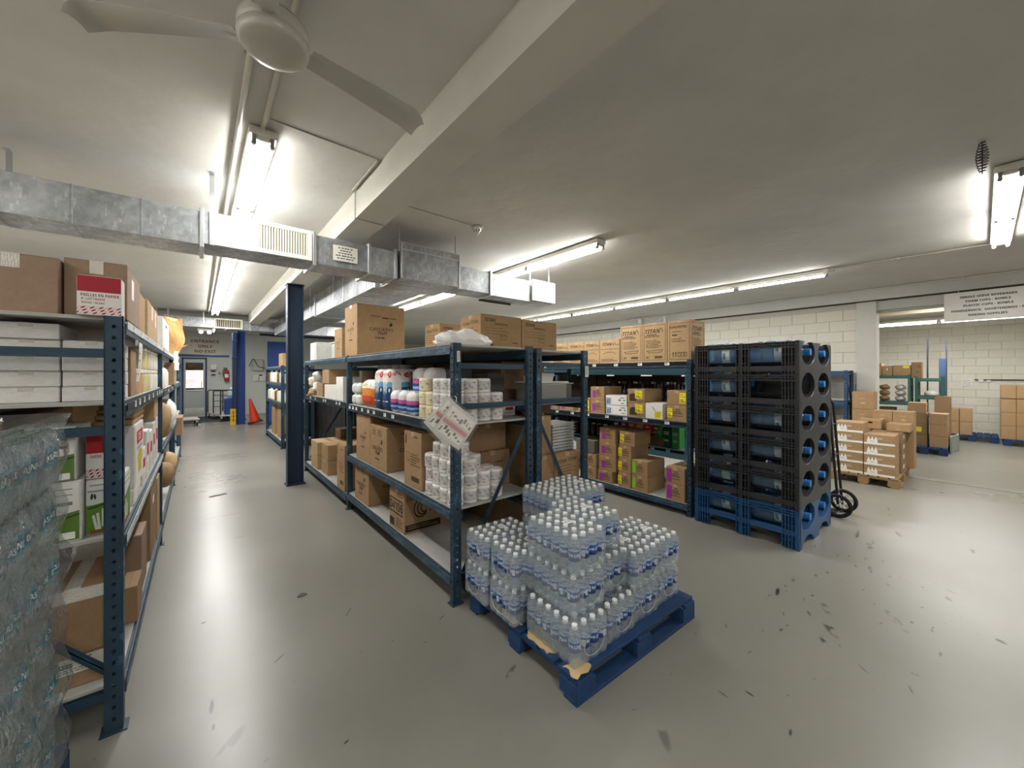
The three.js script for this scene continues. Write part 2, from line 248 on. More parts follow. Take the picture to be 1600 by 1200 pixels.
solo('ceiling_conduit', 'thin conduit linking the long right row of lights to the light at the right edge', 'conduit', join([rod([7.02, CEIL - 0.018, -1.42], [7.1, CEIL - 0.018, 0.2], 0.012, 8), box(0.05, 0.05, 0.09, 7.02, CEIL - 0.03, -1.38), cyl(0.02, 0.02, 0.03, 10, 7.06, CEIL - 0.018, -0.7)]), conduitMat, 0, 0, 0);
solo('wall_conduit', 'light conduit running along the top of the right wall above the doorway', 'conduit', join([rod([9.27, CEIL - 0.016, 0.6], [9.27, CEIL - 0.016, -12], 0.014, 8), ...[0.2, 1.6, 2.6, 4, 5.6, 7].map(t => cyl(0.02, 0.02, 0.04, 8, 9.27, CEIL - 0.016, -t))]), STD(0xc9c6ba, 0.5), 0, 0, 0);
{
  const o = thing('security_camera', 'small white camera with a coiled lead on the right wall above the cartons', 'camera', 9.18, 2.98, 5.7);
  part(o, 'junction_box', rbox(0.1, 0.12, 0.1, 0.02, 0, 0.02, -1.1 + 1.0), M.white);
  part(o, 'camera_body', join([cyl(0.035, 0.035, 0.2, 14, 0, -0.06, 0.6), cyl(0.05, 0.05, 0.03, 14, 0, 0.06, 0.6)]), M.white);
  part(o, 'lead', tube([[0, 0.05, 0.55], [0.02, -0.03, 0.3], [0, 0.08, 0.1], [0.02, 0.1, -0.4]].map(p => p), 0.008, 30, 6), M.white);
}
{ // coiled decoration by the right light
  const pts = []; for (let i = 0; i <= 90; i++) { const a = i * 0.75, r = 0.012 + 0.016 * Math.sin(i / 90 * Math.PI); pts.push([r * Math.cos(a), -0.2 * i / 90, r * Math.sin(a)]); }
  solo('wire_coil', 'dark coiled wire dangling from the ceiling near the right edge light', 'coil', join([tube(pts, 0.0032, 300, 5), rod([0, 0.02, 0], [0, -0.21, 0], 0.003)]), STD(0x2b2a27, 0.5), 3.98, CEIL, 0.0);
}
// ---------- ducts ----------
function ductBox(parent, x0, x1, y0, y1, t0, t1, axis, name = 'duct_section') { // sheet with pressed cross ribs
  const w = Math.abs(x1 - x0), h = y1 - y0, d = Math.abs(t1 - t0);
  const g = [rbox(w, h, d, 0.004, (x0 + x1) / 2, (y0 + y1) / 2, -(t0 + t1) / 2)];
  const L = axis === 'x' ? w : d, n = Math.max(1, Math.round(L / 0.32));
  for (let i = 1; i < n; i++) { const s = -L / 2 + L * i / n; const r = axis === 'x' ? rbox(0.012, h + 0.006, d + 0.006, 0.003, (x0 + x1) / 2 + s, (y0 + y1) / 2, -(t0 + t1) / 2) : rbox(w + 0.006, h + 0.006, 0.012, 0.003, (x0 + x1) / 2, (y0 + y1) / 2, -(t0 + t1) / 2 + s); g.push(r); }
  const q = join(g); metreUV(q, 1.1); return part(parent, name, q, M.galv);
}
function flange(parent, x, y0, y1, t0, t1, axis, p) { return part(parent, 'flange', axis === 'x' ? rbox(0.028, y1 - y0 + 0.035, t1 - t0 + 0.035, 0.004, p, (y0 + y1) / 2, -(t0 + t1) / 2) : rbox(t1 - t0 + 0.035, y1 - y0 + 0.035, 0.028, 0.004, (t0 + t1) / 2, (y0 + y1) / 2, -p), M.galvEdge); }
function strapAt(parent, x, y, t, w = 0.03, d = 0.004) { return part(parent, 'hanger_strap', join([box(w, CEIL - y, d, x, (CEIL + y) / 2, -t), box(w, 0.004, 0.05, x, CEIL - 0.003, -t + 0.02)]), M.galvEdge); }
function grille(parent, x0, x1, y0, y1, t, n) { // register facing the near side
  const w = x1 - x0, h = y1 - y0, b = 0.035, cx = (x0 + x1) / 2, cy = (y0 + y1) / 2, z = -t + 0.008;
  const G = part(parent, 'grille', join([rbox(w, b, 0.018, 0.004, cx, y1 - b / 2, z), rbox(w, b, 0.018, 0.004, cx, y0 + b / 2, z), rbox(b, h - 2 * b, 0.018, 0.004, x0 + b / 2, cy, z), rbox(b, h - 2 * b, 0.018, 0.004, x1 - b / 2, cy, z)]), M.enamel);
  part(G, 'grille_back', box(w - 2 * b, h - 2 * b, 0.004, cx, cy, z - 0.006), STD(0x26231c, 0.8));
  for (let i = 0; i < n; i++) { const s = new THREE.BoxGeometry(0.0026, h - 2 * b, 0.018); s.rotateY(0.75); part(G, 'slat', s.translate(x0 + b + (i + 0.5) * (w - 2 * b) / n, cy, z), M.cream); }
  return G;
}
{
  const o = thing('air_duct', 'galvanised sheet metal duct crossing the left aisle with a white grille and a hung notice', 'duct', 0, 0, 0);
  ductBox(o, -2.6, 0.02, 2.57, 2.825, 3.72, 4.07, 'x'); ductBox(o, 0.02, 0.8, 2.585, 2.835, 3.72, 4.07, 'x'); ductBox(o, 0.8, 1.27, 2.575, 2.83, 3.73, 4.06, 'x'); ductBox(o, 1.27, 1.55, 2.56, 2.83, 3.73, 4.06, 'x');
  for (const p of [0.02, 0.79, 1.27, 1.53]) flange(o, 0, 2.57, 2.83, 3.72, 4.07, 'x', p);
  grille(o, 0.35, 0.77, 2.585, 2.845, 3.715, 18);
  strapAt(o, 0.08, 2.58, 3.705); strapAt(o, -1.0, 2.82, 4.2); part(o, 'hanger_rod', rod([1.56, CEIL, -3.7], [1.56, 2.83, -3.7], 0.007), M.galvEdge);
}
{
  const o = thing('air_duct', 'deep galvanised plenum and long trunk duct running back over the middle shelving', 'duct', 0, 0, 0);
  ductBox(o, 1.58, 2.26, 2.565, 2.93, 3.7, 4.3, 'z', 'plenum_box');
  ductBox(o, 1.55, 2.14, 2.585, 2.94, 4.32, 7.2, 'z'); ductBox(o, 1.57, 2.12, 2.62, 2.95, 7.2, 11.9, 'z');
  flange(o, 0, 2.585, 2.94, 1.55, 2.14, 'z', 4.32); flange(o, 0, 2.585, 2.94, 1.55, 2.14, 'z', 7.2);
  part(o, 'sheet_seam', join([rbox(0.68, 0.012, 0.008, 0.002, 1.92, 2.86, -3.697), rbox(0.02, 0.365, 0.012, 0.003, 1.587, 2.747, -3.697), rbox(0.012, 0.365, 0.012, 0.003, 2.257, 2.747, -3.697), rbox(0.69, 0.012, 0.014, 0.003, 1.92, 2.926, -3.697)]), M.galvEdge);
  part(o, 'hanger_rod', rod([2.21, CEIL, -3.7], [2.21, 2.93, -3.7], 0.007), M.galvEdge);
  for (const t of [5.6, 6.1, 7.6, 9.2]) part(o, 'hanger_rod', rod([1.55, CEIL, -t], [1.55, 2.6, -t], 0.006), M.galvEdge);
}
{
  const o = thing('air_duct', 'short galvanised duct end with a white square grille over the middle aisle', 'duct', 0, 0, 0);
  ductBox(o, 2.26, 2.72, 2.56, 2.82, 3.74, 4.05, 'x'); ductBox(o, 2.72, 3.38, 2.545, 2.815, 3.75, 4.05, 'x'); ductBox(o, 3.38, 3.78, 2.55, 2.83, 3.76, 4.05, 'x');
  flange(o, 0, 2.555, 2.82, 3.74, 4.05, 'x', 2.72); grille(o, 3.37, 3.79, 2.56, 2.835, 3.72, 15);
  for (const x of [3.52, 3.75]) strapAt(o, x, 2.8, x > 3.6 ? 3.78 : 3.92, 0.02);
  part(o, 'support_angle', box(0.5, 0.02, 0.03, 3.0, 2.53, -4.02), STD(0x4b463d, 0.6));
}
{
  const o = thing('air_duct', 'far galvanised duct with a beige grille crossing in front of the entrance wall', 'duct', 0, 0, 0);
  ductBox(o, -2.6, 0.55, 2.74, 2.985, 12.05, 12.4, 'x'); ductBox(o, 0.55, 1.9, 2.72, 2.97, 12.05, 12.4, 'x'); ductBox(o, 1.9, 3.9, 2.7, 2.97, 12.05, 12.4, 'x');
  for (const p of [-0.6, 0.55, 1.05, 1.9]) flange(o, 0, 2.73, 2.98, 12.05, 12.4, 'x', p);
  grille(o, 0.3, 0.88, 2.73, 2.98, 12.0, 14);
  for (const x of [-0.75, -0.55, 0.1]) strapAt(o, x, 2.74, 12.03, 0.025);
}
{
  const m = sheetMat(256, 160, (g, w, h) => { g.fillStyle = '#e9e6dc'; g.fillRect(0, 0, w, h); for (let r = 0; r < 5; r++) { const n = [5, 4, 5, 7, 6][r]; for (let k = 0; k < n; k++) { g.fillStyle = '#4a463e'; g.fillRect(w / 2 - n * 15 + k * 30 + (k * 7 + r * 3) % 5, 18 + r * 27, 20 + (k * 5 + r) % 7, 11); } } });
  const o = thing('paper_notice', 'white typed notice hung on the cross duct right of its grille', 'notice', 1.05, 2.7, 3.71);
  part(o, 'notice_sheet', warp(new THREE.BoxGeometry(0.215, 0.14, 0.002, 8, 4, 1), v => { v.z += 0.006 * Math.cos(v.x * 14) - 0.002; }), m);
  part(o, 'hanging_string', join([rod([-0.1, 0.07, 0], [0, 0.11, 0.002], 0.0015), rod([0.1, 0.07, 0], [0, 0.11, 0.002], 0.0015)]), M.grey);
}
// ================= RACKS =================
function plateWithHoles(w, h) { // perforated sheet in the xy plane, from 0 up
  const s = new THREE.Shape(); s.moveTo(-w / 2, 0); s.lineTo(w / 2, 0); s.lineTo(w / 2, h); s.lineTo(-w / 2, h); s.closePath();
  for (let y = 0.06; y < h - 0.03; y += 0.05) { const p = new THREE.Path(); for (let i = 0; i < 6; i++) { const a = i * Math.PI / 3; const X = 0.0075 * Math.cos(a), Y = y + 0.0095 * Math.sin(a); i ? p.lineTo(X, Y) : p.moveTo(X, Y); } p.closePath(); s.holes.push(p); }
  return new THREE.ExtrudeGeometry(s, { depth: 0.0035, bevelEnabled: false });
}
const postCache = {};
function postGeo(h, sx, sz, w = 0.06, d = 0.045) { // angle post, corner at the origin: leaves run inwards from an outer corner at (sx, sz)
  const k = [h, sx, sz, w, d].join();
  if (!postCache[k]) {
    const a = plateWithHoles(w, h).translate(-sx * w / 2, 0, sz > 0 ? -0.0035 : 0);
    const b = plateWithHoles(d, h).rotateY(Math.PI / 2).translate(sx > 0 ? -0.0035 : 0, 0, -sz * d / 2);
    const lip1 = box(0.0035, h, d * 0.6, -sx * w, h / 2, -sz * d * 0.3), lip2 = box(w * 0.8, h, 0.0035, -sx * w * 0.4, h / 2, -sz * d);
    const foot = box(w + 0.03, 0.006, d + 0.03, -sx * w / 2, 0.003, -sz * d / 2);
    postCache[k] = join([a, b, lip1, lip2, foot]);
    const p = postCache[k].attributes.position, uv = postCache[k].attributes.uv; for (let i = 0; i < p.count; i++) uv.setXY(i, p.getX(i) * 2 + p.getZ(i) * 2, p.getY(i) * 1.2);
  }
  return postCache[k];
}
// step beam along z, outer face towards sx
function beamGeo(len, sx, hgt = 0.065) {
  const s = new THREE.Shape(); const P = [[0, 0], [0.03, 0], [0.03, hgt], [0.012, hgt], [0.012, hgt - 0.014], [0.004, hgt - 0.014], [0, hgt - 0.02]];
  P.forEach((p, i) => i ? s.lineTo(p[0], p[1]) : s.moveTo(p[0], p[1]));
  const g = new THREE.ExtrudeGeometry(s, { depth: len, bevelEnabled: true, bevelThickness: 0.001, bevelSize: 0.0015, bevelSegments: 1 }).translate(0, -hgt, -len / 2);
  if (sx > 0) g.rotateY(Math.PI);
  const p = g.attributes.position, uv = g.attributes.uv; for (let i = 0; i < p.count; i++) uv.setXY(i, p.getZ(i) * 1.3, (p.getY(i) + p.getX(i)) * 3);
  return g;
}
const tagMat = sheetMat(64, 32, (g, w, h) => { g.fillStyle = '#efeee9'; g.fillRect(0, 0, w, h); g.fillStyle = '#444'; g.fillRect(8, 6, 34, 7); g.fillRect(8, 18, 22, 4); });
// cfg: x0 < x1 (faces), ts: post positions, h, bays: [[deck tops]], struts, color, strips: {bay: {level: n tags}}
function rack(name, label, cfg) {
  const { x0, x1, ts, h, bays, mat = M.rack, deck = M.deck, bh = 0.065 } = cfg;
  const o = thing(name, label, 'shelving', x0, 0, ts[0]), D = x1 - x0, T = t => -(t - ts[0]);
  ts.forEach((t, i) => {
    const sz = i === 0 ? 1 : -1, z = T(t);
    part(o, 'post', postGeo(h, -1, sz), mat).position.set(0, 0, z);
    part(o, 'post', postGeo(h, 1, sz), mat).position.set(D, 0, z);
    const zi = z - sz * 0.022;
    for (const s of cfg.struts || [0.14, 1.35, h - 0.16]) part(o, 'cross_strut', join([box(D - 0.06, 0.038, 0.004, D / 2, s, zi), box(D - 0.06, 0.004, 0.022, D / 2, s + 0.019, zi - sz * 0.01)]), mat);
    for (const [a, b, ya, yb] of cfg.diag || [[0.05, 0.95, 0.2, 1.25]]) part(o, 'diagonal_brace', join([bar([D * a, ya, zi], [D * b, yb, zi], 0.034, 0.004), bar([D * a, ya, zi - sz * 0.008], [D * b, yb, zi - sz * 0.008], 0.004, 0.02)]), mat);
  });
  bays.forEach((levels, i) => {
    const za = T(ts[i]) - (i === 0 ? 0.02 : 0.0), zb = T(ts[i + 1]) + 0.02, len = za - zb - 0.045, zc = (za + zb) / 2;
    levels.forEach((y, k) => {
      part(o, 'beam', beamGeo(len, -1, bh), mat).position.set(-0.004, y - 0.006, zc);
      part(o, 'beam', beamGeo(len, 1, bh), mat).position.set(D + 0.004, y - 0.006, zc);
      part(o, 'deck', rbox(D - 0.03, 0.016, len + 0.03, 0.002, D / 2, y - 0.008, zc), (cfg.steelDeck || []).includes(k) ? M.rack : deck);
      const st = cfg.strips && cfg.strips[i] && cfg.strips[i][k];
      if (st) {
        const side = cfg.stripSide || -1, X = side < 0 ? -0.008 : D + 0.008;
        const s = part(o, 'label_strip', box(0.003, 0.036, len - 0.02, X, y - 0.03, zc), st.light ? STD(0xcfd3d4, 0.4) : M.hole);
        for (const f of st.tags) part(s, 'price_tag', box(0.002, 0.032, 0.058, X + side * 0.0025, y - 0.03, zc + (0.5 - f) * len), tagMat);
      }
    });
  });
  return o;
}
const RX = 1.36, RB = 2.10;
rack('shelving_rack', 'blue steel shelving with tissue rolls and brown cartons beside the open left aisle', { x0: RX, x1: RB, ts: [2.3, 4.77, 7.1], h: 1.815, bays: [[0.2, 0.655, 1.245, 1.81], [0.16, 1.26, 1.81]], struts: [0.16, 1.365, 1.655], diag: [[0.12, 0.93, 0.2, 1.2]],
  strips: [{ 2: { tags: [0.42, 0.5, 0.62, 0.69, 0.77, 0.85, 0.9, 0.95] } }, { 1: { tags: [0.1, 0.16, 0.4, 0.45, 0.66, 0.8] } }] });
rack('shelving_rack', 'blue shelving backing onto the tissue shelving, with the plastic tub and lids', { x0: 2.135, x1: 2.78, ts: [2.3, 4.77, 7.1], h: 1.81, bays: [[0.16, 0.56, 1.355, 1.8], [0.16, 1.26, 1.8]], struts: [0.16, 1.365, 1.675], diag: [[0.04, 0.72, 1.26, 0.45]] });
rack('shelving_rack', 'blue shelving beyond the ceiling column holding small jars', { x0: 1.36, x1: 2.0, ts: [9.4, 11.8], h: 1.78, bays: [[0.16, 0.98, 1.4, 1.77]] });
rack('shelving_rack', 'long blue shelving on the left of the aisle behind the bottled water', { x0: -1.1, x1: -0.262, ts: [2.45, 4.89, 7.35, 9.8], h: 1.86, bays: [[0.21, 0.87, 1.475, 1.855], [0.21, 0.9, 1.45, 1.855], [0.21, 0.9, 1.45, 1.855]], struts: [0.16, 1.345, 1.69], diag: [[0.96, 0.2, 0.25, 1.0]], stripSide: 1,
  strips: [{ 3: { light: 1, tags: [0.1, 0.25, 0.4, 0.55, 0.7, 0.85] }, 2: { tags: [0.12, 0.2, 0.3, 0.42, 0.55, 0.7, 0.8, 0.9] }, 1: { light: 1, tags: [0.15, 0.5, 0.8] } }, { 3: { light: 1, tags: [0.2, 0.5, 0.8] }, 2: { tags: [0.3, 0.6] } }] });
rack('shelving_rack', 'blue shelving of small colour-labelled cartons beside the black bottle crates', { x0: 4.25, x1: 4.95, ts: [2.05, 4.5, 6.95], h: 1.76, bays: [[0.13, 1.055, 1.745], [0.13, 1.055, 1.745]], struts: [0.16, 0.9, 1.6], diag: [[0.1, 0.9, 0.2, 0.85]],
  strips: [{ 1: { tags: [0.1, 0.22, 0.34, 0.46, 0.6, 0.72, 0.85, 0.95] }, 2: { tags: [0.1, 0.25, 0.4, 0.55, 0.7, 0.86, 0.96] } }, { 1: { tags: [0.2, 0.5, 0.8] }, 2: { tags: [0.3, 0.6] } }] });
rack('shelving_rack', 'light blue shelving behind the colour-labelled cartons, holding dark bottles and bright packs', { x0: 5.02, x1: 5.7, ts: [2.46, 4.9, 7.34], h: 1.72, bh: 0.12, bays: [[0.16, 0.57, 1.06, 1.71], [0.16, 0.57, 1.06, 1.71]], mat: M.rackBlue, struts: [0.16, 1.6], diag: [],
  strips: [{ 1: { tags: [0.1, 0.2, 0.3, 0.4, 0.5, 0.6] } }] });
rack('shelving_rack', 'dark blue empty shelving frame against the right wall behind the black crates', { x0: 8.85, x1: 9.35, ts: [1.5, 3.9], h: 1.66, bays: [[0.16, 1.1, 1.65]], mat: M.rackDeep, deck: M.rackDeep, diag: [[0.05, 0.95, 1.55, 1.15], [0.05, 0.95, 0.2, 0.9]], struts: [0.16, 1.1, 1.6] });
rack('shelving_rack', 'green shelving in the next room with cartons and wrapped bags', { x0: 12.55, x1: 13.15, ts: [1.03, 2.6], h: 1.58, bays: [[0.2, 0.95, 1.56]], mat: M.rackGreen, deck: M.rackGreen });
rack('shelving_rack', 'smaller green shelving in the next room beside the blue panel', { x0: 12.6, x1: 13.2, ts: [0.53, 0.97], h: 1.54, bays: [[0.2, 0.7, 1.1, 1.5]], mat: M.rackGreen, deck: M.rackGreen, diag: [] });

// ================= CARTONS =================
const bodyCache = {};
// x, t: centre; y: underside
function carton(name, label, c) {
  const { x, y, t, w, h, d, mat = M.kraft, rot = 0, group, cat = 'box' } = c, o = thing(name, label, cat, x, y, t, rot, group);
  part(o, 'body', rbox(w, h - 0.003, d, 0.005, 0, (h - 0.003) / 2, 0, 2), mat);
  const along = c.seam || (d > w ? 'z' : 'x'), k = 0.0022;
  if (along === 'z') for (const s of [-1, 1]) part(o, 'top_flap', rbox(w / 2 - k, 0.003, d - 0.004, 0.001, s * w / 4, h - 0.0015, 0), mat);
  else for (const s of [-1, 1]) part(o, 'top_flap', rbox(w - 0.004, 0.003, d / 2 - k, 0.001, 0, h - 0.0015, s * d / 4), mat);
  if (c.tape !== 0 && (c.tapeMat || w * d > 0.03)) { // strip over the seam and down both ends
    const tw = Math.min(0.05, Math.min(w, d) * 0.22), dn = c.tapeMat ? Math.min(0.06, h * 0.25) : 0.035, m = c.tapeMat || M.tape;
    part(o, 'tape_strip', along === 'z' ? join([box(tw, 0.0008, d + 0.001, 0, h + 0.0005, 0), box(tw, dn, 0.0008, 0, h - dn / 2, d / 2 + 0.0006), box(tw, dn, 0.0008, 0, h - dn / 2, -d / 2 - 0.0006)]) : join([box(w + 0.001, 0.0008, tw, 0, h + 0.0005, 0), box(0.0008, dn, tw, w / 2 + 0.0006, h - dn / 2, 0), box(0.0008, dn, tw, -w / 2 - 0.0006, h - dn / 2, 0)]), m);
  }
  for (const p of c.prints || []) onFace(o, p.name || 'print', p.mat, p.f, p.w, p.h, w, h, d, p.u || 0, p.v || 0, p.lift);
  return o;
}
const INK = '#2c1f14', INK2 = '#5d4428';
const dashes = (g, x, y, w, rows, gap, th, col) => { g.fillStyle = col; for (let r = 0; r < rows; r++) { let q = x; let k = r * 3; while (q < x + w * (0.7 + 0.3 * ((r * 5) % 3) / 2)) { const l = 8 + (k * 7) % 17; g.fillRect(q, y + r * gap, l, th); q += l + 5; k++; } } };
function cascadesLogo(g, cx, cy, s, sub = 'Fluff') { txt(g, 'cascades', cx, cy, s, INK, 'normal'); txt(g, sub, cx + s * 0.1, cy + s * 0.75, s * 0.7, INK); g.fillStyle = INK; g.beginPath(); g.ellipse(cx + s * 1.55, cy - s * 0.9, s * 0.24, s * 0.36, 0.5, 0, 7); g.fill(); }
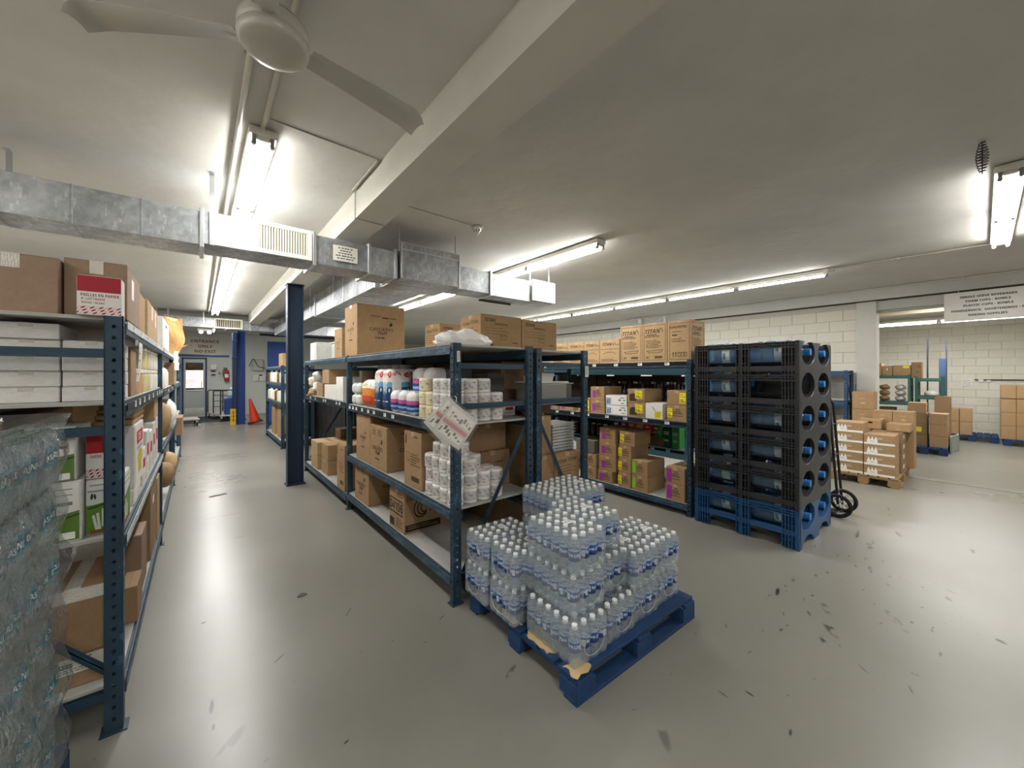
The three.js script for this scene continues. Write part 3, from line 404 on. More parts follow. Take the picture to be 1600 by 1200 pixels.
const P = {
  cascadesEnd: printMat(256, 256, (g, w, h) => { g.fillStyle = 'rgba(90,70,45,.25)'; g.fillRect(30, 18, 60, 40); g.fillRect(120, 18, 66, 40); cascadesLogo(g, 118, 130, 44); dashes(g, 80, 196, 90, 1, 10, 8, INK); }),
  cascadesSide: printMat(256, 256, (g, w, h) => { dashes(g, 60, 30, 140, 1, 9, 6, INK2); cascadesLogo(g, 140, 130, 44); dashes(g, 110, 200, 90, 1, 10, 7, INK); }),
  cascadesBig: printMat(256, 320, (g, w, h) => { g.fillStyle = INK2; g.fillRect(130, 70, 40, 10); g.fillStyle = 'rgba(80,60,40,.5)'; g.fillRect(60, 62, 60, 8); g.fillRect(175, 72, 40, 8); cascadesLogo(g, 128, 150, 36); dashes(g, 90, 205, 80, 1, 10, 8, INK); }),
  cascadesNarrow: printMat(160, 256, (g, w, h) => { cascadesLogo(g, 78, 120, 28, 'A'); dashes(g, 50, 175, 60, 1, 10, 7, INK); }),
  number: printMat(256, 256, (g, w, h) => { g.strokeStyle = INK; g.lineWidth = 9; g.strokeRect(14, 60, 216, 92); txt(g, '04106', 122, 107, 82, INK); g.fillStyle = INK; g.fillRect(8, 196, 80, 50); dashes(g, 130, 10, 90, 2, 16, 9, INK2); dashes(g, 120, 180, 110, 5, 13, 6, INK2); }),
  script: printMat(512, 256, (g, w, h) => { g.strokeStyle = INK; g.lineWidth = 9; for (let i = 0; i < 3; i++) { g.beginPath(); g.arc(130 + i * 14, 110, 58 - i * 15, 0.7, 5.6); g.stroke(); } g.font = 'italic bold 76px serif'; g.fillStyle = INK; g.textAlign = 'left'; g.textBaseline = 'middle'; g.fillText('ampbell', 196, 112); g.fillStyle = INK; g.fillRect(0, 205, 300, 46); dashes(g, 20, 215, 250, 2, 14, 7, '#8a7048'); dashes(g, 10, 10, 70, 3, 14, 8, INK2); }),
  papers: printMat(256, 384, (g, w, h) => { g.fillStyle = INK2; g.fillRect(14, 20, 22, 66); dashes(g, 150, 20, 80, 1, 12, 12, INK2); g.strokeStyle = INK2; g.lineWidth = 4; g.strokeRect(40, 148, 42, 60); dashes(g, 100, 150, 130, 5, 19, 8, INK2); g.fillStyle = 'rgba(60,45,25,.6)'; g.fillRect(110, 310, 120, 36); }),
  titanTall: printMat(256, 384, (g, w, h) => { g.strokeStyle = INK2; g.lineWidth = 4; g.strokeRect(14, 14, w - 28, h - 28); txt(g, 'TITAN', 100, 76, 58, INK, 'italic bold'); g.fillRect(40, 108, 110, 7); g.strokeStyle = INK; g.lineWidth = 6; g.beginPath(); g.arc(188, 76, 24, -1.6, 0.5); g.stroke(); txt(g, 'KONFREPAC', 104, 130, 28, INK2); dashes(g, 36, 165, 160, 6, 15, 7, 'rgba(80,58,32,.7)'); g.strokeStyle = INK2; g.lineWidth = 5; g.beginPath(); g.moveTo(46, 276); g.lineTo(214, 268); g.lineTo(200, 292); g.lineTo(66, 296); g.closePath(); g.stroke(); g.fillStyle = INK2; g.fillRect(130, 330, 80, 24); g.fillRect(40, 332, 14, 20); g.fillRect(64, 332, 8, 20); }),
  titanSymbols: printMat(256, 384, (g, w, h) => { g.strokeStyle = INK2; g.lineWidth = 4; g.strokeRect(22, 20, w - 36, h - 34); txt(g, 'KONFREPAC', 120, 56, 36, INK); dashes(g, 44, 96, 150, 1, 14, 7, INK2); g.fillStyle = INK; g.fillRect(50, 128, 60, 11); dashes(g, 44, 168, 150, 2, 22, 8, INK2); for (const x of [54, 84]) { g.fillStyle = INK; g.fillRect(x + 5, 300, 7, 46); g.beginPath(); g.moveTo(x, 312); g.lineTo(x + 9, 296); g.lineTo(x + 18, 312); g.fill(); } g.strokeStyle = INK2; g.lineWidth = 6; g.strokeRect(118, 304, 26, 38); g.strokeRect(156, 304, 24, 38); g.strokeRect(190, 304, 22, 38); }),
  titanSmall: printMat(256, 256, (g, w, h) => { txt(g, 'TITAN', 90, 50, 44, INK, 'italic bold'); dashes(g, 160, 42, 80, 2, 14, 6, INK2); g.strokeStyle = INK2; g.lineWidth = 4; g.beginPath(); g.moveTo(10, 104); g.lineTo(246, 104); g.stroke(); g.beginPath(); g.ellipse(128, 164, 82, 26, 0, Math.PI, 0); g.stroke(); dashes(g, 20, 216, 200, 2, 16, 8, INK2); }),
  titanWide: printMat(384, 256, (g, w, h) => { txt(g, 'TITAN', 76, 36, 36, INK, 'italic bold'); txt(g, 'KONFREPAC', 190, 62, 22, INK2); dashes(g, 40, 92, 220, 3, 22, 5, 'rgba(80,58,32,.5)'); g.strokeStyle = 'rgba(80,58,32,.6)'; g.lineWidth = 4; g.strokeRect(180, 150, 60, 30); g.fillStyle = INK2; g.fillRect(22, 214, 88, 22); g.fillRect(300, 196, 50, 8); }),
  titanEnd: printMat(256, 256, (g, w, h) => { txt(g, 'TITAN', 70, 56, 34, INK2, 'italic bold'); txt(g, 'TITAN', 180, 50, 34, INK2, 'italic bold'); dashes(g, 20, 90, 210, 4, 22, 6, 'rgba(80,58,32,.55)'); g.fillStyle = INK; g.beginPath(); g.arc(200, 190, 8, 0, 7); g.fill(); }),
  smallText: printMat(192, 128, (g, w, h) => { txt(g, 'BARE', 110, 24, 20, INK); dashes(g, 50, 44, 120, 2, 20, 9, INK); g.fillStyle = INK; g.fillRect(40, 92, 130, 5); }),
  plainText: printMat(192, 128, (g, w, h) => { dashes(g, 110, 24, 60, 1, 18, 9, INK2); dashes(g, 90, 80, 60, 1, 14, 7, INK2); }),
  arch: printMat(128, 128, (g, w, h) => { g.fillStyle = 'rgba(60,42,24,.8)'; g.beginPath(); g.arc(40, 66, 28, Math.PI, 0); g.lineTo(68, 112); g.lineTo(12, 112); g.fill(); dashes(g, 70, 100, 50, 2, 12, 6, INK2); }),
  cityBox: sheetMat(256, 96, (g, w, h) => { g.fillStyle = '#eceae4'; g.fillRect(0, 0, w, h); const q = g.createLinearGradient(0, 0, 90, 0); q.addColorStop(0, '#7fa6bd'); q.addColorStop(1, '#eceae4'); g.fillStyle = q; g.fillRect(4, 20, 84, 70); g.fillStyle = '#35607f'; for (let i = 0; i < 3; i++) g.fillRect(12 + i * 17, 46 - i * 10, 10, 44 + i * 8); g.fillStyle = '#5d7564'; g.fillRect(180, 16, 54, 9); g.beginPath(); g.ellipse(174, 44, 18, 9, 0, 0, 7); g.fill(); g.fillStyle = '#3f7d49'; g.fillRect(216, 38, 24, 12); g.fillRect(190, 72, 40, 8); }),
  whiteYellow: sheetMat(192, 160, (g, w, h) => { g.fillStyle = '#e9e7e2'; g.fillRect(0, 0, w, h); g.strokeStyle = '#5f5a30'; g.lineWidth = 7; g.beginPath(); g.moveTo(78, 36); g.lineTo(116, 84); g.stroke(); g.fillStyle = '#e8d714'; g.fillRect(106, 78, 74, 76); dashes(g, 116, 92, 54, 3, 18, 8, '#6d661a'); }),
  yellowTag: sheetMat(64, 64, (g, w, h) => { g.fillStyle = '#f2e21c'; g.fillRect(0, 0, w, h); dashes(g, 8, 10, 44, 2, 12, 5, '#857d20'); dashes(g, 8, 40, 44, 2, 10, 7, '#47420f'); }),
  bottlesBox: printMat(256, 128, (g, w, h) => { g.fillStyle = '#f1ece2'; g.fillRect(0, 100, w, 28); for (let i = 0; i < 3; i++) { const x = 40 + i * 30; g.beginPath(); g.moveTo(x - 16, 102); g.lineTo(x - 14, 62); g.lineTo(x - 6, 44); g.lineTo(x - 6, 28); g.lineTo(x + 6, 28); g.lineTo(x + 6, 44); g.lineTo(x + 14, 62); g.lineTo(x + 16, 102); g.fill(); } txt(g, 'Pure', 70, 84, 15, '#7d8fa8', 'italic bold'); g.fillStyle = 'rgba(240,225,200,.55)'; g.beginPath(); g.ellipse(136, 46, 24, 12, 0, 0, 7); g.fill(); }),
  tan: printMat(192, 128, (g, w, h) => { dashes(g, 60, 40, 80, 1, 12, 9, 'rgba(215,190,155,.9)'); g.fillStyle = 'rgba(215,190,155,.8)'; g.beginPath(); g.ellipse(96, 92, 26, 10, 0, 0, 7); g.fill(); }),
  straw: sheetMat(256, 256, (g, w, h) => { g.fillStyle = '#e3dfd8'; g.fillRect(0, 0, w, h); g.fillStyle = '#a5182c'; g.fillRect(0, 0, w, 104); txt(g, 'PAILLES EN PAPIER', 132, 126, 25, '#7a1c28'); txt(g, "8\" LAIT FRAPPÉ", 92, 152, 19, '#8b3a44'); txt(g, 'ROUGE / BLANC', 92, 176, 18, '#8b3a44'); for (let r = 0; r < 3; r++) for (let i = -1; i < 12; i++) { g.fillStyle = i % 2 ? '#8d1b2c' : '#f0b9bd'; g.save(); g.translate(i * 26 + r * 8, 206 + r * 18); g.transform(1, -0.28, -0.7, 1, 0, 0); g.fillRect(0, 0, 24, 12); g.restore(); } }),
  strawBare: sheetMat(256, 256, (g, w, h) => { g.fillStyle = '#ddd9d2'; g.fillRect(0, 0, w, h); g.fillStyle = '#a80d17'; g.fillRect(0, 0, w, 110); txt(g, 'PAPIER', 78, 130, 26, '#7a3a30'); for (let r = 0; r < 3; r++) for (let i = -1; i < 12; i++) { g.fillStyle = i % 2 ? '#6d1420' : '#e0a4a6'; g.save(); g.translate(i * 26 + r * 8, 206 + r * 18); g.transform(1, -0.28, -0.7, 1, 0, 0); g.fillRect(0, 0, 24, 12); g.restore(); } }),
  green250: sheetMat(256, 384, (g, w, h) => { g.fillStyle = '#dcdad3'; g.fillRect(0, 0, w, h); g.fillStyle = '#5b7a2c'; g.beginPath(); g.moveTo(0, 230); g.quadraticCurveTo(140, 225, w, 190); g.lineTo(w, h); g.lineTo(0, h); g.fill(); g.fillStyle = '#2f4a18'; g.beginPath(); g.moveTo(0, 262); g.quadraticCurveTo(150, 250, w, 208); g.lineTo(w, 222); g.quadraticCurveTo(150, 262, 0, 274); g.fill(); g.fillStyle = '#6e7366'; g.fillRect(20, 40, 210, 6); g.fillRect(20, 78, 210, 6); g.fillRect(40, 128, 190, 22); txt(g, '250', 110, 300, 64, '#d7dccd'); g.fillStyle = '#cfd6c4'; g.fillRect(20, 345, 180, 6); g.fillStyle = '#eceae4'; g.fillRect(180, 330, 60, 46); }),
  greenStraws: sheetMat(256, 256, (g, w, h) => { g.fillStyle = '#dbdad4'; g.fillRect(0, 0, w, h); g.fillStyle = '#7f7f78'; g.fillRect(20, 20, 210, 5); g.fillRect(10, 48, 230, 6); g.fillStyle = '#333'; g.beginPath(); g.ellipse(40, 76, 10, 15, 0.3, 0, 7); g.fill(); g.beginPath(); g.ellipse(62, 78, 8, 14, -0.3, 0, 7); g.fill(); g.fillStyle = '#5f8a24'; g.beginPath(); g.moveTo(0, 118); g.quadraticCurveTo(140, 118, w, 80); g.lineTo(w, h); g.lineTo(0, h); g.fill(); g.strokeStyle = '#2d4213'; g.lineWidth = 8; g.beginPath(); g.moveTo(10, 132); g.quadraticCurveTo(120, 128, 190, 98); g.stroke(); g.fillStyle = '#dfe3d4'; [[40, 170, -0.35], [70, 160, -0.2], [110, 140, 0], [160, 168, 0.2]].forEach(([x, y, a]) => { g.save(); g.translate(x, y); g.rotate(a); g.fillRect(0, 0, 20, 86); g.restore(); }); g.fillStyle = '#8a4f2c'; g.fillRect(30, 238, 210, 18); }),
  redSpot: sheetMat(128, 256, (g, w, h) => { g.fillStyle = '#dcd9d3'; g.fillRect(0, 0, w, h); g.fillStyle = '#b5121b'; g.fillRect(24, 30, 90, 56); txt(g, 'IE', 70, 58, 46, '#f0e3e0'); g.fillStyle = '#c9b62c'; g.beginPath(); g.ellipse(70, 150, 38, 34, 0, 0, 7); g.fill(); g.fillRect(44, 170, 50, 46); g.fillStyle = '#a9a3bd'; g.fillRect(24, 96, 90, 18); }),
  redBand: sheetMat(128, 256, (g, w, h) => { g.fillStyle = '#e2dfd8'; g.fillRect(0, 0, w, h); g.fillStyle = '#b01620'; g.fillRect(20, 70, 92, 70); dashes(g, 20, 180, 84, 3, 18, 6, '#9c988f'); }),
  papersIn: sheetMat(384, 384, (g, w, h) => { g.fillStyle = '#d6d3cc'; g.fillRect(0, 0, w, h); g.fillStyle = '#d98f93'; g.fillRect(150, 20, 44, 344); g.fillStyle = '#efece6'; g.fillRect(40, 30, 84, 320); g.fillRect(220, 20, 130, 344); for (let i = 0; i < 26; i++) { g.fillStyle = ['#77736c', '#9a8f8a', '#7d8f74', '#a08a80'][i % 4]; g.fillRect(46 + (i % 2) * 180 + (i * 29) % 50, 34 + ((i * 67) % 310), 12 + (i * 13) % 46, 10 + (i * 7) % 22); } }),
  blackLabel: printMat(256, 96, (g, w, h) => { g.fillStyle = '#cfccc4'; g.fillRect(0, 0, w, h); dashes(g, 130, 10, 100, 1, 10, 7, '#555'); g.fillStyle = '#1c1a18'; g.fillRect(8, 30, 120, 24); txt(g, 'EDWARDS', 68, 42, 22, '#ddd'); dashes(g, 14, 64, 210, 2, 13, 5, '#666'); }),
};
// ================= LEFT SHELVING GOODS =================
const TP = 1.8552; // top deck
carton('cardboard_box', 'large taped brown box on the left shelving top, cut by the left picture edge', { x: -0.60, y: TP, t: 2.78, w: 0.262, h: 0.245, d: 0.5, mat: M.kraftRose, seam: 'z', tapeMat: M.clearTape });
carton('cardboard_box', 'large taped brown box behind the red and white straw carton', { x: -0.362, y: TP, t: 2.82, w: 0.2, h: 0.262, d: 0.5, mat: M.kraftRose, seam: 'z', tapeMat: M.clearTape, prints: [{ f: '+x', name: 'white_label', mat: M.label, w: 0.09, h: 0.1, u: -0.06, v: 0.04 }] });
carton('cardboard_box', 'brown box whose lid edge shows above the two large taped boxes', { x: -0.56, y: TP, t: 3.5, w: 0.3, h: 0.34, d: 0.3, mat: M.kraftRose });
carton('cardboard_box', 'brown box third along the left shelving top, before the tall pale box', { x: -0.36, y: TP, t: 3.32, w: 0.17, h: 0.24, d: 0.4, mat: M.kraft, seam: 'z' });
carton('cardboard_box', 'pale brown box with tape tabs fourth along the left shelving top', { x: -0.36, y: TP, t: 4.12, w: 0.17, h: 0.27, d: 0.85, mat: M.kraftPale, seam: 'z', prints: [{ f: '+x', name: 'white_label', mat: M.label, w: 0.07, h: 0.1, u: -0.1, v: 0.07 }, { f: '+x', name: 'white_label', mat: M.label, w: 0.06, h: 0.12, u: 0.2, v: 0.05 }] });
carton('cardboard_box', 'white box with a dark slot on the left shelving top before the paper sack', { x: -0.36, y: TP, t: 5.5, w: 0.19, h: 0.3, d: 1.0, mat: M.whiteCard, tape: 0, prints: [{ f: '+x', name: 'dark_slot', mat: M.hole, w: 0.3, h: 0.02, v: 0.09 }, { f: '+x', name: 'printed_label', mat: M.label, w: 0.4, h: 0.08, v: 0.08 }] });
carton('straw_box', 'small red and white striped carton reading PAILLES EN PAPIER on the shelf top', { x: -0.336, y: TP, t: 2.5, w: 0.136, h: 0.172, d: 0.1, mat: M.whiteCard, tape: 0, cat: 'carton', prints: [{ f: '+z', name: 'front_panel', mat: P.straw, w: 0.133, h: 0.168 }] });
// crumpled paper sack
{
  const g = new THREE.BoxGeometry(0.2, 0.5, 0.3, 10, 24, 12), n1 = valueNoise(9, 7);
  warp(g, v => { const k = v.y + 0.25, s = 1 + 0.12 * Math.sin(k * 9); v.x *= s * (1 + 0.35 * Math.max(0, k - 0.4)); v.z *= s; v.x += 0.035 * (n1(v.y * 0.5, v.z * 0.5) - 0.5) * 2 + 0.03 * Math.sin(k * 6); v.z += 0.05 * (n1(v.x * 0.6, v.y * 0.5 + 0.3) - 0.5) * 2; if (k > 0.44) { v.y += 0.03 * Math.sin(v.x * 30 + v.z * 22); } });
  const o = thing('paper_sack', 'crumpled tan paper sack with a torn open top on the left shelving', 'sack', -0.34, TP + 0.26, 7.3, 0.2);
  const sackMat = STD(0xc79a62, 0.9, { bumpMap: texture(256, (u, v) => Math.abs(coarse(u, v) - 0.5) * 2, false), bumpScale: 0.02 });
  part(o, 'sack_body', g, sackMat);
  const fl = new THREE.BoxGeometry(0.18, 0.004, 0.2, 8, 1, 8); warp(fl, v => { v.y += 0.05 * Math.sin(v.x * 18) - v.x * 0.35; }); part(o, 'torn_flap', fl.translate(0.17, -0.12, 0.05), sackMat);
}
// white cartons on the second deck
for (let c = 0; c < 2; c++) for (let r = 0; r < (c ? 4 : 5); r++) {
  const pos = ['lowest', 'second from bottom', 'third from bottom', 'fourth from bottom', 'topmost'][r];
  carton('flat_carton', `flat taped white carton, ${pos} of the ${c ? 'four stacked beside the near blue post' : 'five stacked at the left picture edge'}`, { x: c ? -0.378 : -0.565, y: 1.4752 + r * 0.0685, t: 2.72 + (r % 2) * 0.012, w: c ? 0.172 : 0.19, h: 0.0675, d: 0.34, mat: M.whiteCard, seam: 'z', tapeMat: M.clearTape, cat: 'carton', group: 'flat white cartons on the left shelving' });
}
carton('cardboard_box', 'narrow dark brown box upright behind the flat white cartons', { x: -0.36, y: 1.4752, t: 3.05, w: 0.15, h: 0.26, d: 0.22, mat: M.kraftRed });
// tubs and jars, second deck
{
  const jarG = lathe([[0, 0], [0.046, 0], [0.05, 0.006], [0.05, 0.115], [0.044, 0.125], [0, 0.125]], 18), lidG = lathe([[0, 0.125], [0.047, 0.125], [0.049, 0.13], [0.049, 0.15], [0.045, 0.154], [0, 0.154]], 18);
  const mats = [STD(0xe8e4d8, 0.4), STD(0xd8cf9a, 0.4), STD(0xcfa87a, 0.5), STD(0xe9e9e6, 0.35)], names = ['white', 'pale yellow', 'tan', 'bright white'];
  const where = ['beside the brown box', 'second from the brown box', 'third from the brown box', 'midway along the shelf', 'just past midway', 'near the second blue post', 'last before the second post'];
  for (let i = 0; i < 7; i++) for (let r = 0; r < (i > 1 ? 2 : 1); r++) {
    const k = [2, 2, 1, 1, 3, 0, 3][i], o = thing('tub', `${names[k]} plastic tub ${r ? 'stacked on top' : 'on the deck'}, ${where[i]} of the left shelving`, 'tub', -0.33, 1.4752 + r * 0.155, 3.28 + i * 0.225, 0, 'plastic tubs on the left shelving');
    part(o, 'tub_body', jarG, mats[k]); part(o, 'lid', lidG, i % 3 ? M.white : M.cream);
  }
}
{ // spray bottle style white bottles in the second bay
  const b = lathe([[0, 0], [0.06, 0], [0.065, 0.01], [0.065, 0.16], [0.05, 0.2], [0.022, 0.23], [0.022, 0.26], [0, 0.26]], 18);
  for (let i = 0; i < 3; i++) { const o = thing('detergent_bottle', `white detergent bottle with a white cap, ${['first', 'second', 'third'][i]} in the second bay of the left shelving`, 'bottle', -0.34, 1.4502, 5.2 + i * 0.45, 0, 'white bottles in the left second bay'); part(o, 'bottle_body', b, M.white); part(o, 'cap', cyl(0.026, 0.028, 0.04, 14, 0, 0.275, 0), STD(0xd9d7cf, 0.4)); }
}
carton('cardboard_box', 'reddish brown box in the left second bay under the hanging cloth', { x: -0.35, y: 1.4502, t: 7.0, w: 0.2, h: 0.3, d: 0.4, mat: M.kraftRed });
carton('cardboard_box', 'reddish brown box in the far bay of the left shelving', { x: -0.37, y: 1.4502, t: 7.75, w: 0.2, h: 0.22, d: 0.5, mat: M.kraft });
{ const g = new THREE.BoxGeometry(0.004, 0.26, 0.3, 1, 14, 14), n = valueNoise(8, 3); warp(g, v => { v.x += 0.03 * (n(v.y * 3, v.z * 3) - 0.5) + 0.02 * Math.sin(v.z * 30); v.z *= 1 - 0.5 * (v.y + 0.13); }); solo('hanging_cloth', 'white rag hanging from the left shelving top under the paper sack', 'cloth', g, M.white, -0.235, 1.78, 7.05); }
{ // paper sheet clipped to the beam
  const o = thing('price_sheet', 'white printed sheet clipped to the top beam beside the near left post', 'sheet', -0.245, 1.66, 2.78);
  part(o, 'sheet', warp(new THREE.BoxGeometry(0.0015, 0.2, 0.15, 1, 8, 8), v => { v.x += 0.012 * Math.sin((v.y + 0.1) * 9) + 0.05 * v.z * (0.1 - v.y); }), sheetMat(128, 192, (g, w, h) => { g.fillStyle = '#e9e7e2'; g.fillRect(0, 0, w, h); for (let i = 0; i < 4; i++) { g.fillStyle = '#4b4945'; g.fillRect(22, 50 + i * 34, 26 + (i % 2) * 8, 8); } }));
  part(o, 'clip', rbox(0.012, 0.03, 0.02, 0.003, -0.004, 0.1, 0), M.galvEdge);
}
// third deck
const D3 = 0.8702;
carton('straw_box', 'green and white carton reading 250, lower of two behind the water stack', { x: -0.505, y: D3, t: 2.66, w: 0.215, h: 0.262, d: 0.3, mat: M.whiteCard, tape: 0, cat: 'carton', prints: [{ f: '+z', name: 'front_panel', mat: P.green250, w: 0.2, h: 0.25 }] });
carton('straw_box', 'green and white carton reading 250, upper of two behind the water stack', { x: -0.52, y: D3 + 0.264, t: 2.66, w: 0.21, h: 0.232, d: 0.3, mat: M.whiteCard, tape: 0, cat: 'carton', prints: [{ f: '+z', name: 'front_panel', mat: P.green250, w: 0.2, h: 0.226 }] });
carton('straw_box', 'green carton picturing white straws beside the near left post', { x: -0.335, y: D3, t: 2.68, w: 0.115, h: 0.248, d: 0.26, mat: M.whiteCard, tape: 0, cat: 'carton', prints: [{ f: '+z', name: 'front_panel', mat: P.greenStraws, w: 0.112, h: 0.24 }, { f: '+x', name: 'side_panel', mat: P.greenStraws, w: 0.255, h: 0.24 }] });
carton('straw_box', 'red and white striped straw carton on the green straw carton', { x: -0.342, y: D3 + 0.25, t: 2.66, w: 0.105, h: 0.205, d: 0.2, mat: M.whiteCard, tape: 0, cat: 'carton', prints: [{ f: '+z', name: 'front_panel', mat: P.strawBare, w: 0.102, h: 0.2 }] });
carton('white_carton', 'white carton with red square and yellow drawing on the aisle face of the left shelving', { x: -0.35, y: D3 + 0.09, t: 3.2, w: 0.15, h: 0.35, d: 0.42, mat: M.whiteCard, tape: 0, cat: 'carton', prints: [{ f: '+x', name: 'side_panel', mat: P.redSpot, w: 0.4, h: 0.34 }] });
carton('white_carton', 'low white carton under the carton with the red square', { x: -0.35, y: D3, t: 3.12, w: 0.15, h: 0.088, d: 0.3, mat: M.whiteCard, tape: 0, cat: 'carton' });
for (let i = 0; i < 5; i++) carton('white_carton', `white carton with a red band, ${['first', 'second', 'third', 'fourth', 'last'][i]} of the row along the left shelving`, { x: -0.35, y: D3, t: 3.52 + i * 0.25, w: 0.14, h: [0.24, 0.33, 0.3, 0.34, 0.36][i], d: 0.2, mat: M.whiteCard, tape: 0, cat: 'carton', group: 'red-banded white cartons on the left shelving', prints: [{ f: '+x', name: 'side_panel', mat: P.redBand, w: 0.18, h: [0.23, 0.32, 0.29, 0.33, 0.35][i] }] });
carton('cardboard_box', 'brown box lying on the red-banded white cartons', { x: -0.36, y: D3 + 0.365, t: 4.4, w: 0.17, h: 0.15, d: 0.35, mat: M.kraft });
for (let i = 0; i < 4; i++) { const o = thing('paper_packet', `flat tan paper packet, ${['lowest', 'second', 'third', 'topmost'][i]} of the pile on the white carton with the red square`, 'packet', -0.36, D3 + 0.442 + i * 0.03, 3.25 + i * 0.05, 0, 'flat tan packets'); part(o, 'packet_body', rbox(0.16, 0.028, 0.5, 0.012, 0, 0.014, 0, 3), M.kraftPale); }
for (let i = 0; i < 4; i++) { const g = new THREE.SphereGeometry(0.5, 18, 14); warp(g, v => { const m = Math.max(Math.abs(v.x), Math.abs(v.y), Math.abs(v.z)); v.multiplyScalar(0.72 + 0.3 * (0.5 / (m + 0.2) - 0.5)); v.set(v.x * 0.2, v.y * [0.4, 0.3, 0.42, 0.36][i] * 1.2, v.z * 0.4); v.x += 0.01 * Math.sin(v.y * 30 + v.z * 20); }); solo('stuffed_sack', `bulging ${['tan', 'brown', 'white', 'beige'][i]} sack leaning out of the second bay of the left shelving`, 'sack', g, [M.kraft, M.kraftRed, M.whiteCard, M.kraftPale][i], -0.3, [1.12, 0.45, 1.08, 0.4][i], [5.4, 5.9, 6.6, 6.8][i]); }
carton('cardboard_box', 'olive brown box at floor level in the far bay of the left shelving', { x: -0.32, y: 0.62, t: 8.4, w: 0.24, h: 0.28, d: 0.6, mat: M.kraftDark });
carton('cardboard_box', 'tall dark box in the second bay of the left shelving, below deck height', { x: -0.4, y: 0.9002, t: 7.0, w: 0.2, h: 0.35, d: 0.3, mat: M.kraftRose });
for (let i = 0; i < 3; i++) carton('cardboard_box', `large brown box deep inside the left shelving, ${['low behind the water stack', 'behind the straw cartons', 'behind the flat white cartons'][i]}`, { x: -0.86, y: [0.2102, 0.8702, 1.4752][i], t: 3.3, w: 0.4, h: [0.6, 0.52, 0.34][i], d: 1.2, mat: [M.kraftRed, M.kraftDark, M.kraftRed][i] });
for (let i = 0; i < 3; i++) carton('cardboard_box', `large brown box behind the left shelving front goods in the second bay, ${['lowest', 'middle', 'topmost'][i]}`, { x: -0.84, y: [0.2102, 0.9002, 1.4502][i], t: 6.1, w: 0.4, h: [0.62, 0.5, 0.36][i], d: 2.0, mat: [M.kraftRed, M.kraftDark, M.kraftRed][i] });
// bottom deck
const D1 = 0.2102;
carton('cardboard_box', 'dark brown box with taped top on the lower box behind the water stack', { x: -0.43, y: D1 + 0.142, t: 2.72, w: 0.24, h: 0.3, d: 0.36, mat: M.kraftRed, seam: 'z', tapeMat: M.clearTape, prints: [{ f: '+z', name: 'wide_tape', mat: M.clearTape, w: 0.238, h: 0.055, v: 0.115 }] });
carton('cardboard_box', 'low brown box with a grey printed label under the dark box, left shelving', { x: -0.43, y: D1, t: 2.72, w: 0.25, h: 0.14, d: 0.36, mat: M.kraftRed, tape: 0, prints: [{ f: '+z', name: 'printed_label', mat: P.blackLabel, w: 0.2, h: 0.07, v: 0.03 }] });
carton('cardboard_box', 'small brown box with wrapped front on the bottom deck by the near left post', { x: -0.3, y: D1, t: 3.12, w: 0.07, h: 0.2, d: 0.24, mat: M.kraftRed });
carton('cardboard_box', 'tall brown box leaning out on the bottom deck of the left shelving', { x: -0.35, y: D1, t: 3.55, w: 0.14, h: 0.36, d: 0.3, mat: M.kraftRose });
carton('cardboard_box', 'large dark box on the bottom deck, fourth from the near left post', { x: -0.35, y: D1, t: 4.12, w: 0.15, h: 0.58, d: 0.42, mat: M.kraftRed, prints: [{ f: '+x', name: 'white_label', mat: M.label, w: 0.12, h: 0.06, v: 0.12 }] });
carton('cardboard_box', 'thin pale box against the second post on the bottom deck of the left shelving', { x: -0.3, y: D1, t: 4.55, w: 0.06, h: 0.5, d: 0.25, mat: M.kraftPale });

// ================= CENTRE SHELVING GOODS =================
const AX = d => RX + 0.02 + d / 2; // centre x for a depth d set back a little from the aisle edge
carton('cardboard_box', 'tall brown carton printed with the cascades leaf mark on top of the centre shelving', { x: AX(0.56), y: 1.811, t: 4.67, w: 0.56, h: 0.585, d: 0.46, prints: [{ f: '+z', mat: P.cascadesBig, w: 0.5, h: 0.56 }, { f: '-x', mat: P.cascadesNarrow, w: 0.38, h: 0.56 }] });
carton('cardboard_box', 'smaller brown carton with a leaf mark behind the tall carton on the shelving top', { x: 1.62, y: 1.811, t: 5.27, w: 0.44, h: 0.37, d: 0.34, prints: [{ f: '-x', mat: P.cascadesNarrow, w: 0.3, h: 0.35 }] });
carton('white_carton', 'white box on the top deck of the far centre bay next to the steel column', { x: 1.52, y: 1.811, t: 6.55, w: 0.28, h: 0.27, d: 0.42, mat: M.whiteCard, tape: 0 });
{ // plastic storage tub beyond
  const o = thing('storage_tote', 'pale grey plastic tote between the white box and the leaf-marked carton', 'tote', 1.75, 1.811, 6.0);
  part(o, 'tote_body', rbox(0.4, 0.24, 0.4, 0.03, 0, 0.12, 0, 3), STD(0xbfc9c6, 0.4)); part(o, 'lid', rbox(0.43, 0.02, 0.43, 0.008, 0, 0.25, 0, 2), STD(0xd3dad8, 0.4));
}
carton('cardboard_box', 'brown food container carton lying on the shelving top, left one of two side by side', { x: 2.13, y: 1.811, t: 2.92, w: 0.465, h: 0.315, d: 0.33, prints: [{ f: '+z', mat: P.titanWide, w: 0.45, h: 0.3 }, { f: '-x', mat: P.titanEnd, w: 0.31, h: 0.3 }] });
carton('cardboard_box', 'brown food container carton lying on the shelving top, right one of two side by side', { x: 2.605, y: 1.811, t: 2.92, w: 0.465, h: 0.305, d: 0.33, prints: [{ f: '+z', mat: P.titanWide, w: 0.45, h: 0.29 }] });
